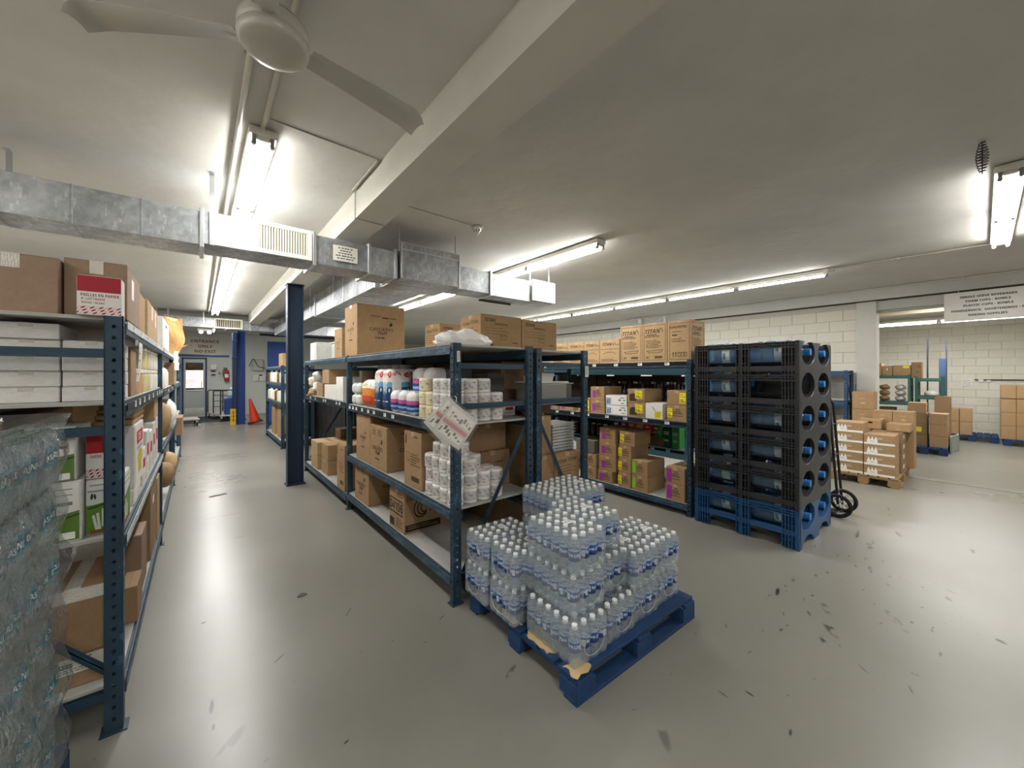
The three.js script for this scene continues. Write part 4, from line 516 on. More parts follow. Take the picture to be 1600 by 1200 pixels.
carton('cardboard_box', 'brown carton set back behind the crumpled film on the shelving top', { x: 2.18, y: 1.811, t: 3.75, w: 0.46, h: 0.32, d: 0.34, prints: [{ f: '-x', mat: P.titanEnd, w: 0.32, h: 0.3 }, { f: '+z', mat: P.titanWide, w: 0.44, h: 0.3 }] });
const film = new THREE.MeshPhysicalMaterial({ color: 0xf4f6f6, roughness: 0.22, transmission: 0.75, thickness: 0, ior: 1.4, bumpMap: texture(256, (u, v) => Math.abs(fine(u, v) - 0.5) + 0.6 * Math.abs(mid(u * 2, v) - 0.5), false), bumpScale: 0.012, side: THREE.DoubleSide });
{ const g = new THREE.SphereGeometry(0.5, 48, 30), n = fbm(6, 4, 500); warp(g, v => { const k = 1 + 0.5 * (n(v.x + 0.5, v.y * 0.7 + v.z) - 0.5); v.set(v.x * 0.5 * k, Math.max(0, v.y + 0.32) * 0.17 * k, v.z * 0.34 * k); v.y *= 1 - 0.3 * Math.abs(v.x) * 2; }); solo('crumpled_film', 'heap of crumpled clear plastic film on the near corner of the shelving top', 'film', g, film.clone(), 1.66, 1.812, 2.66); scene.children[scene.children.length - 1].material.color.set(0xffffff); scene.children[scene.children.length - 1].material.transmission = 0.4; }
// middle deck cartons
carton('cardboard_box', 'tall leaf-marked carton at the far end of the near bay, mid shelf', { x: AX(0.56), y: 0.656, t: 4.24, w: 0.56, h: 0.5, d: 0.44, prints: [{ f: '-x', mat: P.cascadesNarrow, w: 0.3, h: 0.48 }] });
carton('cardboard_box', 'leaf-marked carton on the mid shelf with open deck in front of it', { x: AX(0.56), y: 0.656, t: 3.79, w: 0.56, h: 0.425, d: 0.45, prints: [{ f: '-x', mat: P.cascadesEnd, w: 0.42, h: 0.41 }, { f: '+z', mat: P.cascadesSide, w: 0.46, h: 0.4, u: -0.02 }] });
carton('cardboard_box', 'upright brown carton with small printed text beside the stacked tissue rolls', { x: RX + 0.27, y: 0.656, t: 3.0, w: 0.5, h: 0.46, d: 0.33, mat: M.kraft, prints: [{ f: '-x', mat: P.papers, w: 0.31, h: 0.44 }, { f: '+z', mat: P.plainText, w: 0.2, h: 0.12, u: -0.12, v: 0.16 }] });
carton('cardboard_box', 'leaf-marked carton on the bottom shelf at the far end of the near bay', { x: AX(0.58), y: 0.201, t: 4.29, w: 0.58, h: 0.4, d: 0.45, prints: [{ f: '-x', mat: P.cascadesEnd, w: 0.42, h: 0.38 }, { f: '+z', mat: P.cascadesSide, w: 0.46, h: 0.38 }] });
carton('cardboard_box', 'low brown soup carton with a large script name and boxed number on the bottom shelf', { x: AX(0.6), y: 0.201, t: 3.33, w: 0.6, h: 0.36, d: 0.33, prints: [{ f: '-x', mat: P.number, w: 0.32, h: 0.34 }, { f: '+z', mat: P.script, w: 0.58, h: 0.34 }] });
carton('cardboard_box', 'large brown carton deep on the mid shelf near the rear post', { x: 1.9, y: 0.656, t: 2.78, w: 0.36, h: 0.3, d: 0.4, mat: M.kraftRed, prints: [{ f: '+z', mat: P.plainText, w: 0.3, h: 0.2 }] });
carton('cardboard_box', 'large brown carton stacked on the deep one near the rear post', { x: 1.88, y: 0.958, t: 2.82, w: 0.38, h: 0.22, d: 0.4, mat: M.kraftRed });
// far bay
for (const [r, wd] of [['lower', 0], ['upper', 1]]) carton('cardboard_box', `brown carton, ${r} of the near pair on the bottom shelf by the steel column`, { x: 1.72, y: 0.161 + wd * 0.215, t: 6.0, w: 0.62, h: 0.21, d: 0.36, prints: [{ f: '+z', mat: P.plainText, w: 0.5, h: 0.18, u: 0.04 }] });
for (const [r, wd] of [['lower', 0], ['upper', 1]]) carton('cardboard_box', `pale brown carton, ${r} of the pair half hidden by the steel column`, { x: 1.58, y: 0.161 + wd * 0.205, t: 6.5, w: 0.4, h: 0.2, d: 0.42, mat: M.kraftPale });
carton('cardboard_box', 'tall narrow carton by the middle post of the centre shelving', { x: 1.6, y: 0.161, t: 5.05, w: 0.46, h: 0.56, d: 0.32, mat: M.kraft, prints: [{ f: '-x', mat: P.papers, w: 0.3, h: 0.52 }] });
carton('cardboard_box', 'small carton in the dark back of the far centre bay', { x: 1.9, y: 0.161, t: 6.6, w: 0.3, h: 0.55, d: 0.3, mat: M.kraftDark });
carton('cardboard_box', 'brown carton on the upper shelf of the far centre bay', { x: 1.62, y: 1.46, t: 5.95, w: 0.42, h: 0.2, d: 0.36 });
carton('cardboard_box', 'brown carton under the upper carton in the far centre bay', { x: 1.62, y: 1.261, t: 6.3, w: 0.42, h: 0.195, d: 0.36 });
for (let i = 0; i < 6; i++) carton('napkin_pack', `white paper napkin pack, ${['first', 'second', 'third', 'fourth', 'fifth', 'sixth'][i]} from the middle post on the upper shelf`, { x: 1.5, y: 1.261, t: 5.1 + i * 0.15, w: 0.22, h: i < 2 ? 0.3 : 0.19, d: 0.145, mat: M.white, tape: 0, cat: 'pack', group: 'white napkin packs on the upper shelf' });
for (let i = 0; i < 4; i++) { const g = new THREE.SphereGeometry(0.5, 16, 12); warp(g, v => { v.set(v.x * 0.16, v.y * 0.16, v.z * 0.16); v.x += 0.01 * Math.sin(v.y * 60 + i); }); solo('wrapped_bundle', `white wrapped bundle on the upper shelf by the steel column, ${['lowest', 'second', 'third', 'topmost'][i]} of its pile`, 'bundle', g, [M.kraftPale, M.white, M.cream, M.white][i], 1.42 + (i % 2) * 0.04, 1.31 + i * 0.085, 6.72 - (i % 2) * 0.1); }
// paper towel and tissue packs
const towelBlue = sheetMat(256, 256, (g, w, h) => { g.fillStyle = '#e7e3dd'; g.fillRect(0, 0, w, h); for (let k = 0; k < 2; k++) { const x = k * 128; g.fillStyle = '#c8423c'; g.font = 'italic bold 30px sans-serif'; g.textAlign = 'center'; g.fillText('Purex', x + 40, 40); g.beginPath(); g.arc(x + 100, 34, 20, 0, 7); g.fill(); g.fillStyle = '#e9d5cf'; g.font = 'bold 26px sans-serif'; g.fillText('2', x + 100, 43); g.fillStyle = '#5fa3c4'; g.beginPath(); g.moveTo(x, 150); g.quadraticCurveTo(x + 60, 60, x + 128, 84); g.lineTo(x + 128, 250); g.lineTo(x, 250); g.fill(); g.fillStyle = '#123a66'; g.beginPath(); g.moveTo(x, 180); g.quadraticCurveTo(x + 70, 90, x + 128, 116); g.lineTo(x + 128, 256); g.lineTo(x, 256); g.fill(); g.fillStyle = '#d8dfe4'; g.beginPath(); g.ellipse(x + 40, 120, 18, 34, 0, 0, 7); g.fill(); g.fillStyle = '#eef0f1'; g.beginPath(); g.ellipse(x + 96, 130, 9, 13, 0.4, 0, 7); g.fill(); g.fillRect(x + 20, 196, 60, 6); } });
const towelPink = sheetMat(128, 256, (g, w, h) => { g.fillStyle = '#e6e3e4'; g.fillRect(0, 0, w, h); g.fillStyle = '#c2559b'; g.beginPath(); g.moveTo(0, 110); g.quadraticCurveTo(64, 80, w, 112); g.lineTo(w, 170); g.lineTo(0, 170); g.fill(); g.fillStyle = '#232a6a'; g.fillRect(0, 140, w, 30); g.fillStyle = '#1d63a8'; g.fillRect(0, 162, w, 58); txt(g, 'Royale', 56, 178, 26, '#dfe8f1', 'italic bold'); });
const towelOrange = sheetMat(256, 256, (g, w, h) => { g.fillStyle = '#e8e6dc'; g.fillRect(0, 0, w, h); txt(g, 'Plus', 90, 44, 50, '#8fae5b', 'italic bold'); g.fillStyle = '#d0701f'; g.beginPath(); g.ellipse(120, 160, 110, 82, 0.2, 0, 7); g.fill(); g.fillStyle = '#dd8a2b'; g.beginPath(); g.ellipse(150, 120, 60, 36, 0, 0, 7); g.fill(); g.fillStyle = '#d0462c'; g.beginPath(); g.ellipse(120, 180, 40, 34, 0, 0, 7); g.fill(); });
function pillowPack(name, label, x, y, t, w, h, d, mat, group, rolls = 2) { // film pack: soft cushion with gathered ends
  const o = thing(name, label, 'pack', x, y, t, 0, group);
  const g = rbox(w, h, d, Math.min(w, d) * 0.32, 0, h / 2, 0, 4); part(o, 'printed_wrap', metre(g, w, h, d), mat);
  for (const s of [0.01, 0.99]) part(o, 'gathered_end', rbox(w * 0.55, 0.008, d * 0.55, 0.003, 0, h * s, 0), M.white);
  return o;
}
function metre(g, w, h, d) { const p = g.attributes.position, uv = g.attributes.uv; for (let i = 0; i < p.count; i++) { const a = Math.atan2(p.getX(i), p.getZ(i)) / (2 * Math.PI); uv.setXY(i, ((a + 1) * 4) % 1, p.getY(i) / h); } return g; }
pillowPack('paper_towel_pack', 'paper towel pack with an orange and yellow flower print on the upper shelf', AX(0.26), 1.246, 4.15, 0.26, 0.29, 0.38, towelOrange);
pillowPack('paper_towel_pack', 'tall blue and white paper towel pack next to the orange-printed pack', AX(0.26), 1.246, 3.83, 0.26, 0.4, 0.2, towelBlue, 'tall blue towel packs');
pillowPack('paper_towel_pack', 'tall blue and white paper towel pack nearer the pink-banded packs', AX(0.26), 1.246, 3.62, 0.26, 0.4, 0.19, towelBlue, 'tall blue towel packs');
pillowPack('paper_towel_pack', 'tall blue and white paper towel pack behind the other two', 1.72, 1.246, 3.72, 0.24, 0.4, 0.3, towelBlue, 'tall blue towel packs');
for (let i = 0; i < 3; i++) pillowPack('tissue_pack', `short tissue pack with a pink and blue band, ${['farthest', 'middle', 'nearest'][i]} of the front row`, AX(0.16), 1.246, 3.43 - i * 0.175, 0.16, 0.2, 0.16, towelPink, 'pink-banded tissue packs');
for (let i = 0; i < 2; i++) pillowPack('tissue_pack', `pink and blue banded tissue pack standing high in the second row, ${['left', 'right'][i]} one`, 1.62, 1.4, 3.25 - i * 0.22, 0.2, 0.25, 0.19, towelPink, 'pink-banded tissue packs');
for (let i = 0; i < 4; i++) pillowPack('tissue_pack', `small white pack with green specks by the middle post, ${['lowest left', 'lowest right', 'upper left', 'upper right'][i]}`, AX(0.14), 1.246 + (i > 1 ? 0.125 : 0), 4.45 + (i % 2) * 0.14, 0.14, 0.12, 0.13, STD(0xd7dfd6, 0.5), 'small white packs by the middle post');
// stacks of grey sleeves behind
for (let i = 0; i < 4; i++) { const o = thing('cup_sleeve', `grey sleeve of paper cups at the upper shelf back, ${['first', 'second', 'third', 'fourth'][i]} from the middle post`, 'cups', 1.75, 1.246, 4.6 - i * 0.22, 0, 'cup sleeves'); part(o, 'cup_stack', lathe([[0, 0], [0.07, 0], [0.075, 0.45], [0, 0.45]], 18), STD(0xa5a39c, 0.6)); for (const y of [0.14, 0.29]) part(o, 'cup_rim', new THREE.TorusGeometry(0.076, 0.004, 5, 18).rotateX(Math.PI / 2).translate(0, y, 0), M.white); }
// wrapped tissue rolls
const rollBody = lathe([[0, 0], [0.05, 0], [0.0555, 0.005], [0.0565, 0.018], [0.0565, 0.09], [0.0545, 0.101], [0.046, 0.106], [0.024, 0.104], [0.02, 0.098], [0, 0.098]], 22);
const rollBand = new THREE.CylinderGeometry(0.057, 0.057, 0.066, 22, 1, true).translate(0, 0.054, 0);
const rollPrint = (bg, inks) => sheetMat(256, 64, (g, w, h) => { g.fillStyle = bg; g.fillRect(0, 0, w, h); for (let i = 0; i < 46; i++) { g.fillStyle = inks[i % inks.length]; g.fillRect((i * 53) % 250, (i * 29) % 60, 6 + (i * 7) % 18, 3 + (i * 5) % 8); } });
const rollMats = [rollPrint('#c9c7c3', ['#9d9c9a', '#b5b3b0', '#8f8e90']), rollPrint('#d5cfcb', ['#b08f92', '#8d8da0', '#c4bdb8'])], creamBand = rollPrint('#dfd3b2', ['#c9b98c', '#d6c9a2', '#9b9150']);
const rollWhite = STD(0xe9e6e1, 0.75), rollCream = STD(0xe8ddc0, 0.8);
const rollProto = {};
function roll(label, x, y, t, kind, group) {
  let o; const k = kind;
  if (!rollProto[k]) { o = rollProto[k] = thing('tissue_roll', label, 'tissue roll', x, y, t, 0, group); part(o, 'roll', rollBody, k === 2 ? rollCream : rollWhite); part(o, 'printed_band', rollBand, k === 2 ? creamBand : rollMats[k]); }
  else { o = copy(rollProto[k], label, x, y, t); o.userData.group = group; }
  o.rotation.y = rr(0, 6.28); return o;
}
const ORD = ['first', 'second', 'third', 'fourth', 'fifth', 'sixth', 'seventh', 'eighth'], LV = ['bottom', 'second', 'third', 'top'];
{
  const HT = [[4, 4, 4, 3], [3, 4, 4, 3], [2, 3, 3, 2], [2, 2, 2, 2]];
  HT.forEach((col, i) => col.forEach((n, j) => { for (let k = 0; k < n; k++) roll(`tissue roll, mid shelf, ${LV[k]} layer, ${ORD[i]} from the aisle, ${ORD[j]} from the near end`, 1.435 + i * 0.118 + (k % 2) * 0.006, 0.656 + k * 0.1065, 2.40 + j * 0.117 + (k % 3) * 0.004, (i + j + k) % 3 === 0 ? 1 : 0, 'tissue rolls stacked on the mid shelf'); }));
  const UP = [[3, 3, 3, 2, 3], [3, 3, 2, 0, 0], [3, 2, 0, 0, 0], [2, 1, 0, 0, 0]];
  UP.forEach((col, i) => col.forEach((n, j) => { for (let k = 0; k < n; k++) roll(`${j > 2 ? 'cream' : 'grey'} tissue roll, upper shelf, ${LV[k]} layer, ${ORD[i]} from the aisle, ${ORD[j]} from the end`, 1.44 + i * 0.118, 1.246 + k * 0.1065, 2.40 + j * 0.117, j > 2 ? 2 : i % 2, 'tissue rolls on the upper shelf'); }));
}
// clear sleeve of paper hung on the post
const sleeveFilm = new THREE.MeshPhysicalMaterial({ color: 0xffffff, roughness: 0.06, transmission: 0.97, thickness: 0, ior: 1.4, bumpMap: film.bumpMap, bumpScale: 0.002, side: THREE.DoubleSide });
{
  const o = thing('hanging_sleeve', 'clear plastic sleeve of printed papers hung diamond-wise on the near blue post', 'sleeve', 1.335, 1.25, 2.235, -0.12);
  const gg = (w, d, z, amp) => warp(new THREE.BoxGeometry(w, w, d, 10, 10, 1), v => { v.z += z + amp * Math.sin(v.x * 17) * Math.cos(v.y * 13) - 0.5 * (v.x * v.x) * 0.4; });
  part(o, 'printed_sheet', gg(0.235, 0.002, 0.012, 0.003).rotateZ(Math.PI / 4 + 0.12), P.papersIn);
  part(o, 'printed_sheet', gg(0.24, 0.002, -0.002, 0.004).rotateZ(Math.PI / 4 - 0.05).translate(-0.05, 0.03, 0), P.papersIn);
  part(o, 'plastic_sleeve', gg(0.262, 0.003, 0.022, 0.005).rotateZ(Math.PI / 4 + 0.12).translate(0.002, -0.002, 0), sleeveFilm);
  part(o, 'plastic_sleeve', gg(0.27, 0.003, -0.014, 0.006).rotateZ(Math.PI / 4 - 0.06).translate(-0.05, 0.025, 0), sleeveFilm);
  part(o, 'hook', tube([[0, 0.16, 0.01], [0.004, 0.19, 0.01], [-0.006, 0.2, 0.0]], 0.003, 10, 5), M.white);
}
{ // paper tags on the near post
  const o = thing('post_tag', 'small white label stuck high on the near blue post', 'label', 1.395, 1.72, 2.294); part(o, 'tag', rbox(0.026, 0.075, 0.001, 0.0004), sheetMat(32, 96, (g, w, h) => { g.fillStyle = '#dcd6c8'; g.fillRect(0, 0, w, h); dashes(g, 4, 14, 22, 4, 18, 6, '#7b756a'); }));
  const q = thing('post_tag', 'white label on the right rear post above the clear tub', 'label', 2.755, 1.62, 2.29); part(q, 'tag', rbox(0.05, 0.1, 0.001, 0.0004), sheetMat(64, 128, (g, w, h) => { g.fillStyle = '#dad9d2'; g.fillRect(0, 0, w, h); dashes(g, 8, 20, 44, 5, 18, 5, '#8a8880'); }));
}
// back to back shelving goods
carton('cardboard_box', 'brown carton low on the rear shelving, left of the braces', { x: 2.29, y: 0.561, t: 2.56, w: 0.22, h: 0.34, d: 0.4, mat: M.kraft });
carton('cardboard_box', 'brown carton low on the rear shelving under the lids', { x: 2.57, y: 0.561, t: 2.56, w: 0.32, h: 0.335, d: 0.4, mat: M.kraft, prints: [{ f: '+z', mat: P.titanEnd, w: 0.3, h: 0.3, v: 0.01 }] });
carton('cardboard_box', 'brown carton stacked left of the white lids on the rear shelving', { x: 2.3, y: 0.902, t: 2.6, w: 0.23, h: 0.33, d: 0.38, mat: M.kraft });
carton('cardboard_box', 'small open brown carton on the stacked one, rear shelving', { x: 2.42, y: 1.233, t: 2.75, w: 0.36, h: 0.08, d: 0.3, mat: M.kraftDark });
for (let i = 0; i < 9; i++) { const o = thing('container_lid', `clear foil tray lid, ${ORD[i] || 'ninth'} from the bottom of the wrapped stack on the rear shelving`, 'lid', 2.585, 0.899 + i * 0.0275, 2.54, (i % 3 - 1) * 0.01, 'wrapped stack of tray lids'); part(o, 'tray', join([rbox(0.28, 0.02, 0.24, 0.008, 0, 0.012, 0, 2), rbox(0.3, 0.004, 0.26, 0.0015, 0, 0.024, 0)]), STD(0xc7c9c8, 0.35, { metalness: 0.3 })); }
{
  const o = thing('storage_tub', 'grey translucent plastic tub with white papers tucked in on the rear shelving', 'tub', 2.4, 1.356, 2.52);
  part(o, 'tub_body', rbox(0.36, 0.17, 0.3, 0.02, 0, 0.085, 0, 3), new THREE.MeshPhysicalMaterial({ color: 0xb4b4ae, roughness: 0.35, transmission: 0.45, thickness: 0 }));
  part(o, 'rim', join([rbox(0.38, 0.012, 0.012, 0.004, 0, 0.17, 0.155), rbox(0.38, 0.012, 0.012, 0.004, 0, 0.17, -0.155), rbox(0.012, 0.012, 0.3, 0.004, 0.185, 0.17, 0), rbox(0.012, 0.012, 0.3, 0.004, -0.185, 0.17, 0)]), M.white);
  part(o, 'paper', warp(new THREE.BoxGeometry(0.2, 0.1, 0.002, 6, 4, 1), v => { v.z += 0.02 * Math.sin(v.x * 12); v.x += v.y * 0.3; }).translate(0.01, 0.2, 0.02), M.paper);
  part(o, 'paper', new THREE.BoxGeometry(0.12, 0.08, 0.002).rotateZ(0.1).translate(-0.12, 0.19, -0.03), M.paper);
}
{ const o = thing('storage_tub', 'grey plastic tub, second one on the rear shelving beside the right post', 'tub', 2.68, 1.356, 2.62); part(o, 'tub_body', rbox(0.16, 0.15, 0.3, 0.02, 0, 0.075, 0, 3), STD(0x5d5a55, 0.4)); part(o, 'rim', rbox(0.18, 0.012, 0.32, 0.005, 0, 0.152, 0, 2), M.grey); }
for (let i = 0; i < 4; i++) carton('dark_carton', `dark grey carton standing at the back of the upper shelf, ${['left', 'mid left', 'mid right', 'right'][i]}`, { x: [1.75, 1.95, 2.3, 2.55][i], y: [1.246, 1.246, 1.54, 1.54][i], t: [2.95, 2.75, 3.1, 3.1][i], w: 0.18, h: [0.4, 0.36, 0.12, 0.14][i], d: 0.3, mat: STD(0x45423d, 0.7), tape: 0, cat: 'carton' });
for (let i = 0; i < 2; i++) carton('white_carton', `white carton with red print low behind the rear posts, ${['left', 'right'][i]} one`, { x: 2.05 + i * 0.2, y: 1.246 + i * 0.0, t: 2.62 + i * 0.6, w: 0.14, h: 0.1, d: 0.14, mat: M.whiteCard, tape: 0, cat: 'carton', prints: [{ f: '+z', name: 'front_panel', mat: P.redBand, w: 0.12, h: 0.09 }] });
for (let b = 0; b < 2; b++) for (let l = 0; l < 3; l++) for (let k = 0; k < 3; k++) carton('cardboard_box', `brown storage carton in the dark rear shelving, ${b ? 'far' : 'near'} bay, ${['bottom', 'middle', 'upper'][l]} level, ${['first', 'second', 'third'][k]} along`, { x: 2.46, y: b ? [0.1602, 0.1602, 1.2602][l] + (l === 1 ? 0.5 : 0) : [0.1602, 0.5602, 1.3552][l], t: (b ? 5.15 : 3.12) + k * 0.66, w: 0.56, h: b ? [0.495, 0.55, 0.42][l] : [0.34, 0.7, 0.36][l], d: 0.58, mat: [M.kraftDark, M.kraftRed, M.kraftDark][(l + k) % 3], tape: 0 });
{ // covered goods behind the far centre bay
  const n = fbm(5, 4, 820), g = new THREE.BoxGeometry(0.75, 1.15, 4.2, 10, 14, 40);
  warp(g, v => { const k = v.y / 1.15 + 0.5, f = 0.09 * (n(v.z * 0.35, v.y * 0.4 + v.x * 0.3) - 0.5); v.x += Math.sign(v.x) * (f + 0.04 * (1 - k) * Math.sin(v.z * 16)); if (k > 0.95) v.y += 0.25 * (n(v.z * 0.3, v.x) - 0.5); });
  solo('covered_stack', 'black tarp-covered stack of goods behind the far bay of the centre shelving', 'covered goods', g, STD(0x141416, 0.5), 2.45, 0.585, 9.4);
}
// jars shelving beyond the column
for (let r = 0; r < 2; r++) for (let i = 0; i < 6; i++) { const o = thing('spice_jar', `small jar with a pale label, ${ORD[i]} along the ${r ? 'upper' : 'lower'} row of the far shelving`, 'jar', 1.44, r ? 1.401 : 0.981, 9.65 + i * 0.36, 0, 'jars on the far shelving'); part(o, 'jar_body', lathe([[0, 0], [0.07, 0], [0.075, 0.02], [0.075, 0.2], [0.05, 0.24], [0, 0.24]], 14), [M.white, STD(0xcfd3b8, 0.5), STD(0x6b4a3a, 0.5), M.cream][(i + r) % 4]); part(o, 'lid', cyl(0.055, 0.055, 0.04, 14, 0, 0.26, 0), [M.white, M.black][i % 2]); }
for (let i = 0; i < 4; i++) carton('cardboard_box', `brown carton, ${['lowest', 'second', 'third', 'topmost'][i]} of the stack on the far shelving bottom`, { x: 1.58, y: 0.161 + i * 0.19, t: 10.0, w: 0.34, h: 0.188, d: 0.6, mat: M.kraft, prints: [{ f: '+z', mat: P.plainText, w: 0.3, h: 0.16 }] });
carton('cardboard_box', 'brown carton behind the stack on the far shelving bottom', { x: 1.58, y: 0.161, t: 10.9, w: 0.34, h: 0.72, d: 0.5, mat: M.kraft });
carton('cardboard_box', 'brown carton on top of the far shelving in front of the blue panel', { x: 1.6, y: 1.772, t: 9.9, w: 0.36, h: 0.28, d: 0.5, mat: M.kraft });
const ORD2 = ['first', 'second', 'third', 'fourth', 'fifth', 'sixth', 'seventh', 'eighth', 'ninth', 'tenth', 'eleventh', 'twelfth', 'thirteenth'];
// ================= RIGHT SHELVING GOODS =================
const SX = w => 4.27 + w / 2;
for (const [i, a, b, m] of [[0, 2.70, 3.025, P.titanTall], [1, 2.372, 2.697, P.titanTall], [2, 2.085, 2.368, P.titanSymbols]]) carton('cardboard_box', ['tall brown food container carton, farthest of three on the right shelving top', 'tall brown food container carton, middle of three on the right shelving top', 'tall brown carton with arrows and symbols at the right shelving top corner'][i], { x: 4.49, y: 1.746, t: (a + b) / 2, w: 0.34, h: 0.47, d: b - a, mat: M.kraftPale, prints: [{ f: '-x', mat: m, w: b - a - 0.01, h: 0.46 }, ...(i === 2 ? [{ f: '+z', mat: P.titanTall, w: 0.32, h: 0.46 }] : [])] });
for (const [i, a, b] of [[0, 3.032, 3.355], [1, 3.36, 3.635], [2, 3.64, 3.945], [3, 3.95, 4.26]]) carton('cardboard_box', `lower brown food container carton, ${ORD[i]} from the tall three on the right shelving top`, { x: 4.49, y: 1.746, t: (a + b) / 2, w: 0.36, h: 0.318, d: b - a, mat: M.kraftPale, seam: 'x', prints: [{ f: '-x', mat: P.titanSmall, w: b - a - 0.01, h: 0.31 }] });
const lab = (m, w, h, u, v) => ({ f: '-x', name: 'color_label', mat: m, w, h, u, v, lift: 0.002 });
const TXT = (w, h) => ({ f: '-x', name: 'printed_text', mat: P.smallText, w: w * 0.8, h: h * 0.8 });
function small(label, a, b, y0, y1, o = {}) { return carton('small_carton', label, { x: SX(0.4) + (o.dx || 0), y: y0, t: (a + b) / 2, w: 0.4, h: y1 - y0, d: b - a, mat: o.mat || M.kraft, rot: o.rot || 0, tape: o.tape ?? 1, group: o.group, prints: o.prints }); }
const U = 1.056, HB = 0.182, pl = (d) => lab(M.purple, d * 0.22, 0.1, -d * 0.24, -0.01), yl = (d) => lab(P.yellowTag, d * 0.26, 0.11, -d * 0.34, 0.0), gl = (d) => lab(M.green, d * 0.22, 0.13, -d * 0.36, 0);
small('brown carton with a purple label, lower of the pair on the upper right shelf', 3.245, 3.485, U, U + HB, { prints: [TXT(.24, .18), pl(.24)] });
small('brown carton with a purple label, upper of the pair on the upper right shelf', 3.25, 3.48, U + HB + .002, U + 2 * HB, { prints: [TXT(.23, .18), pl(.23)] });
small('brown carton edge with a yellow label left of the purple-labelled pair', 3.5, 3.72, U, U + 0.19, { prints: [lab(P.yellowTag, .06, .15, .07, 0)] });
small('flat white carton with blue skyline print, lower of two', 2.885, 3.215, U, U + 0.128, { mat: M.whiteCard, tape: 0, prints: [{ f: '-x', name: 'front_panel', mat: P.cityBox, w: .325, h: .12 }] });
small('flat white carton with blue skyline print, upper of two', 2.895, 3.22, U + .13, U + 0.257, { mat: M.whiteCard, tape: 0, prints: [{ f: '-x', name: 'front_panel', mat: P.cityBox, w: .32, h: .12 }] });
small('brown carton with an arch print and yellow square label, lower of two', 2.635, 2.878, U, U + 0.175, { prints: [{ f: '-x', name: 'printed_text', mat: P.arch, w: .23, h: .17 }, lab(P.yellowTag, .1, .1, .04, .02)] });
small('brown carton with an arch print and yellow square label, upper of two', 2.64, 2.882, U + .177, U + 0.35, { prints: [{ f: '-x', name: 'printed_text', mat: P.arch, w: .23, h: .17 }, lab(P.yellowTag, .1, .1, .04, .02)] });
small('white carton with a yellow patch and drawn wand on the upper right shelf', 2.4, 2.628, U, U + 0.185, { mat: M.whiteCard, tape: 0, prints: [{ f: '-x', name: 'front_panel', mat: P.whiteYellow, w: .22, h: .18 }] });
small('brown carton with a yellow label, lower of two beside the near right post', 2.11, 2.345, U, U + 0.18, { prints: [TXT(.24, .17), yl(.24)] });
small('brown carton with a yellow label, upper of two beside the near right post', 2.11, 2.345, U + .182, U + 0.35, { prints: [lab(P.yellowTag, .075, .12, .07, .0)] });
for (let i = 0; i < 3; i++) small(`brown carton with a magenta label seen through the rear shelving, ${ORD[i]} from the post`, 3.8 + i * 0.32, 4.08 + i * 0.32, U, U + 0.16, { prints: [lab(M.purple, .06, .12, (i - 1) * .06, 0)] });
for (let i = 0; i < 4; i++) small(`brown carton with a purple label, ${['lowest', 'second', 'third', 'topmost'][i]} of four on the bottom right shelf`, 3.08 + (i ? 0 : .04), 3.35, [.131, .287, .48, .672][i], [.285, .478, .67, .862][i], { dx: i * 0.012, rot: [0, .03, 0, -.05][i], prints: [TXT(.26, .19), pl(.27)] });
for (let i = 0; i < 4; i++) small(`brown carton with a yellow label, ${['lowest', 'second', 'third', 'topmost'][i]} of the tall stack on the bottom right shelf`, 2.80 + (i === 3 ? 0.0 : .035), 3.02, [.131, .315, .492, .668][i], [.313, .49, .666, .85][i], { dx: -.0 + i * .004, rot: i === 3 ? .06 : 0, prints: [TXT(.2, .18), yl(.21)] });
for (let i = 0; i < 2; i++) small(`brown carton with a green label, ${['lower', 'upper'][i]} of two on the bottom right shelf`, 2.598, 2.82, .131 + i * .192, .321 + i * .192, { prints: [TXT(.2, .19), gl(.22)] });
for (let i = 0; i < 2; i++) small(`brown carton with a purple label, ${['lower', 'upper'][i]} of two beside the near right post, bottom shelf`, 2.135, 2.36, .131 + i * .192, .321 + i * .192, { prints: [TXT(.2, .19), lab(M.purple, .06, .15, -.07, 0)] });
for (let i = 0; i < 2; i++) small(`brown carton with a yellow label, ${['lower', 'upper'][i]} of two partly behind the rear post`, 3.39, 3.6, .131 + i * .175, .303 + i * .175, { prints: [TXT(.19, .17), lab(P.yellowTag, .05, .13, -.06, 0)] });
small('brown carton with grey plastic wrap on the bottom right shelf behind the rear post', 3.42, 3.75, .485, .66, { mat: STD(0x6d665c, .5), tape: 0 });
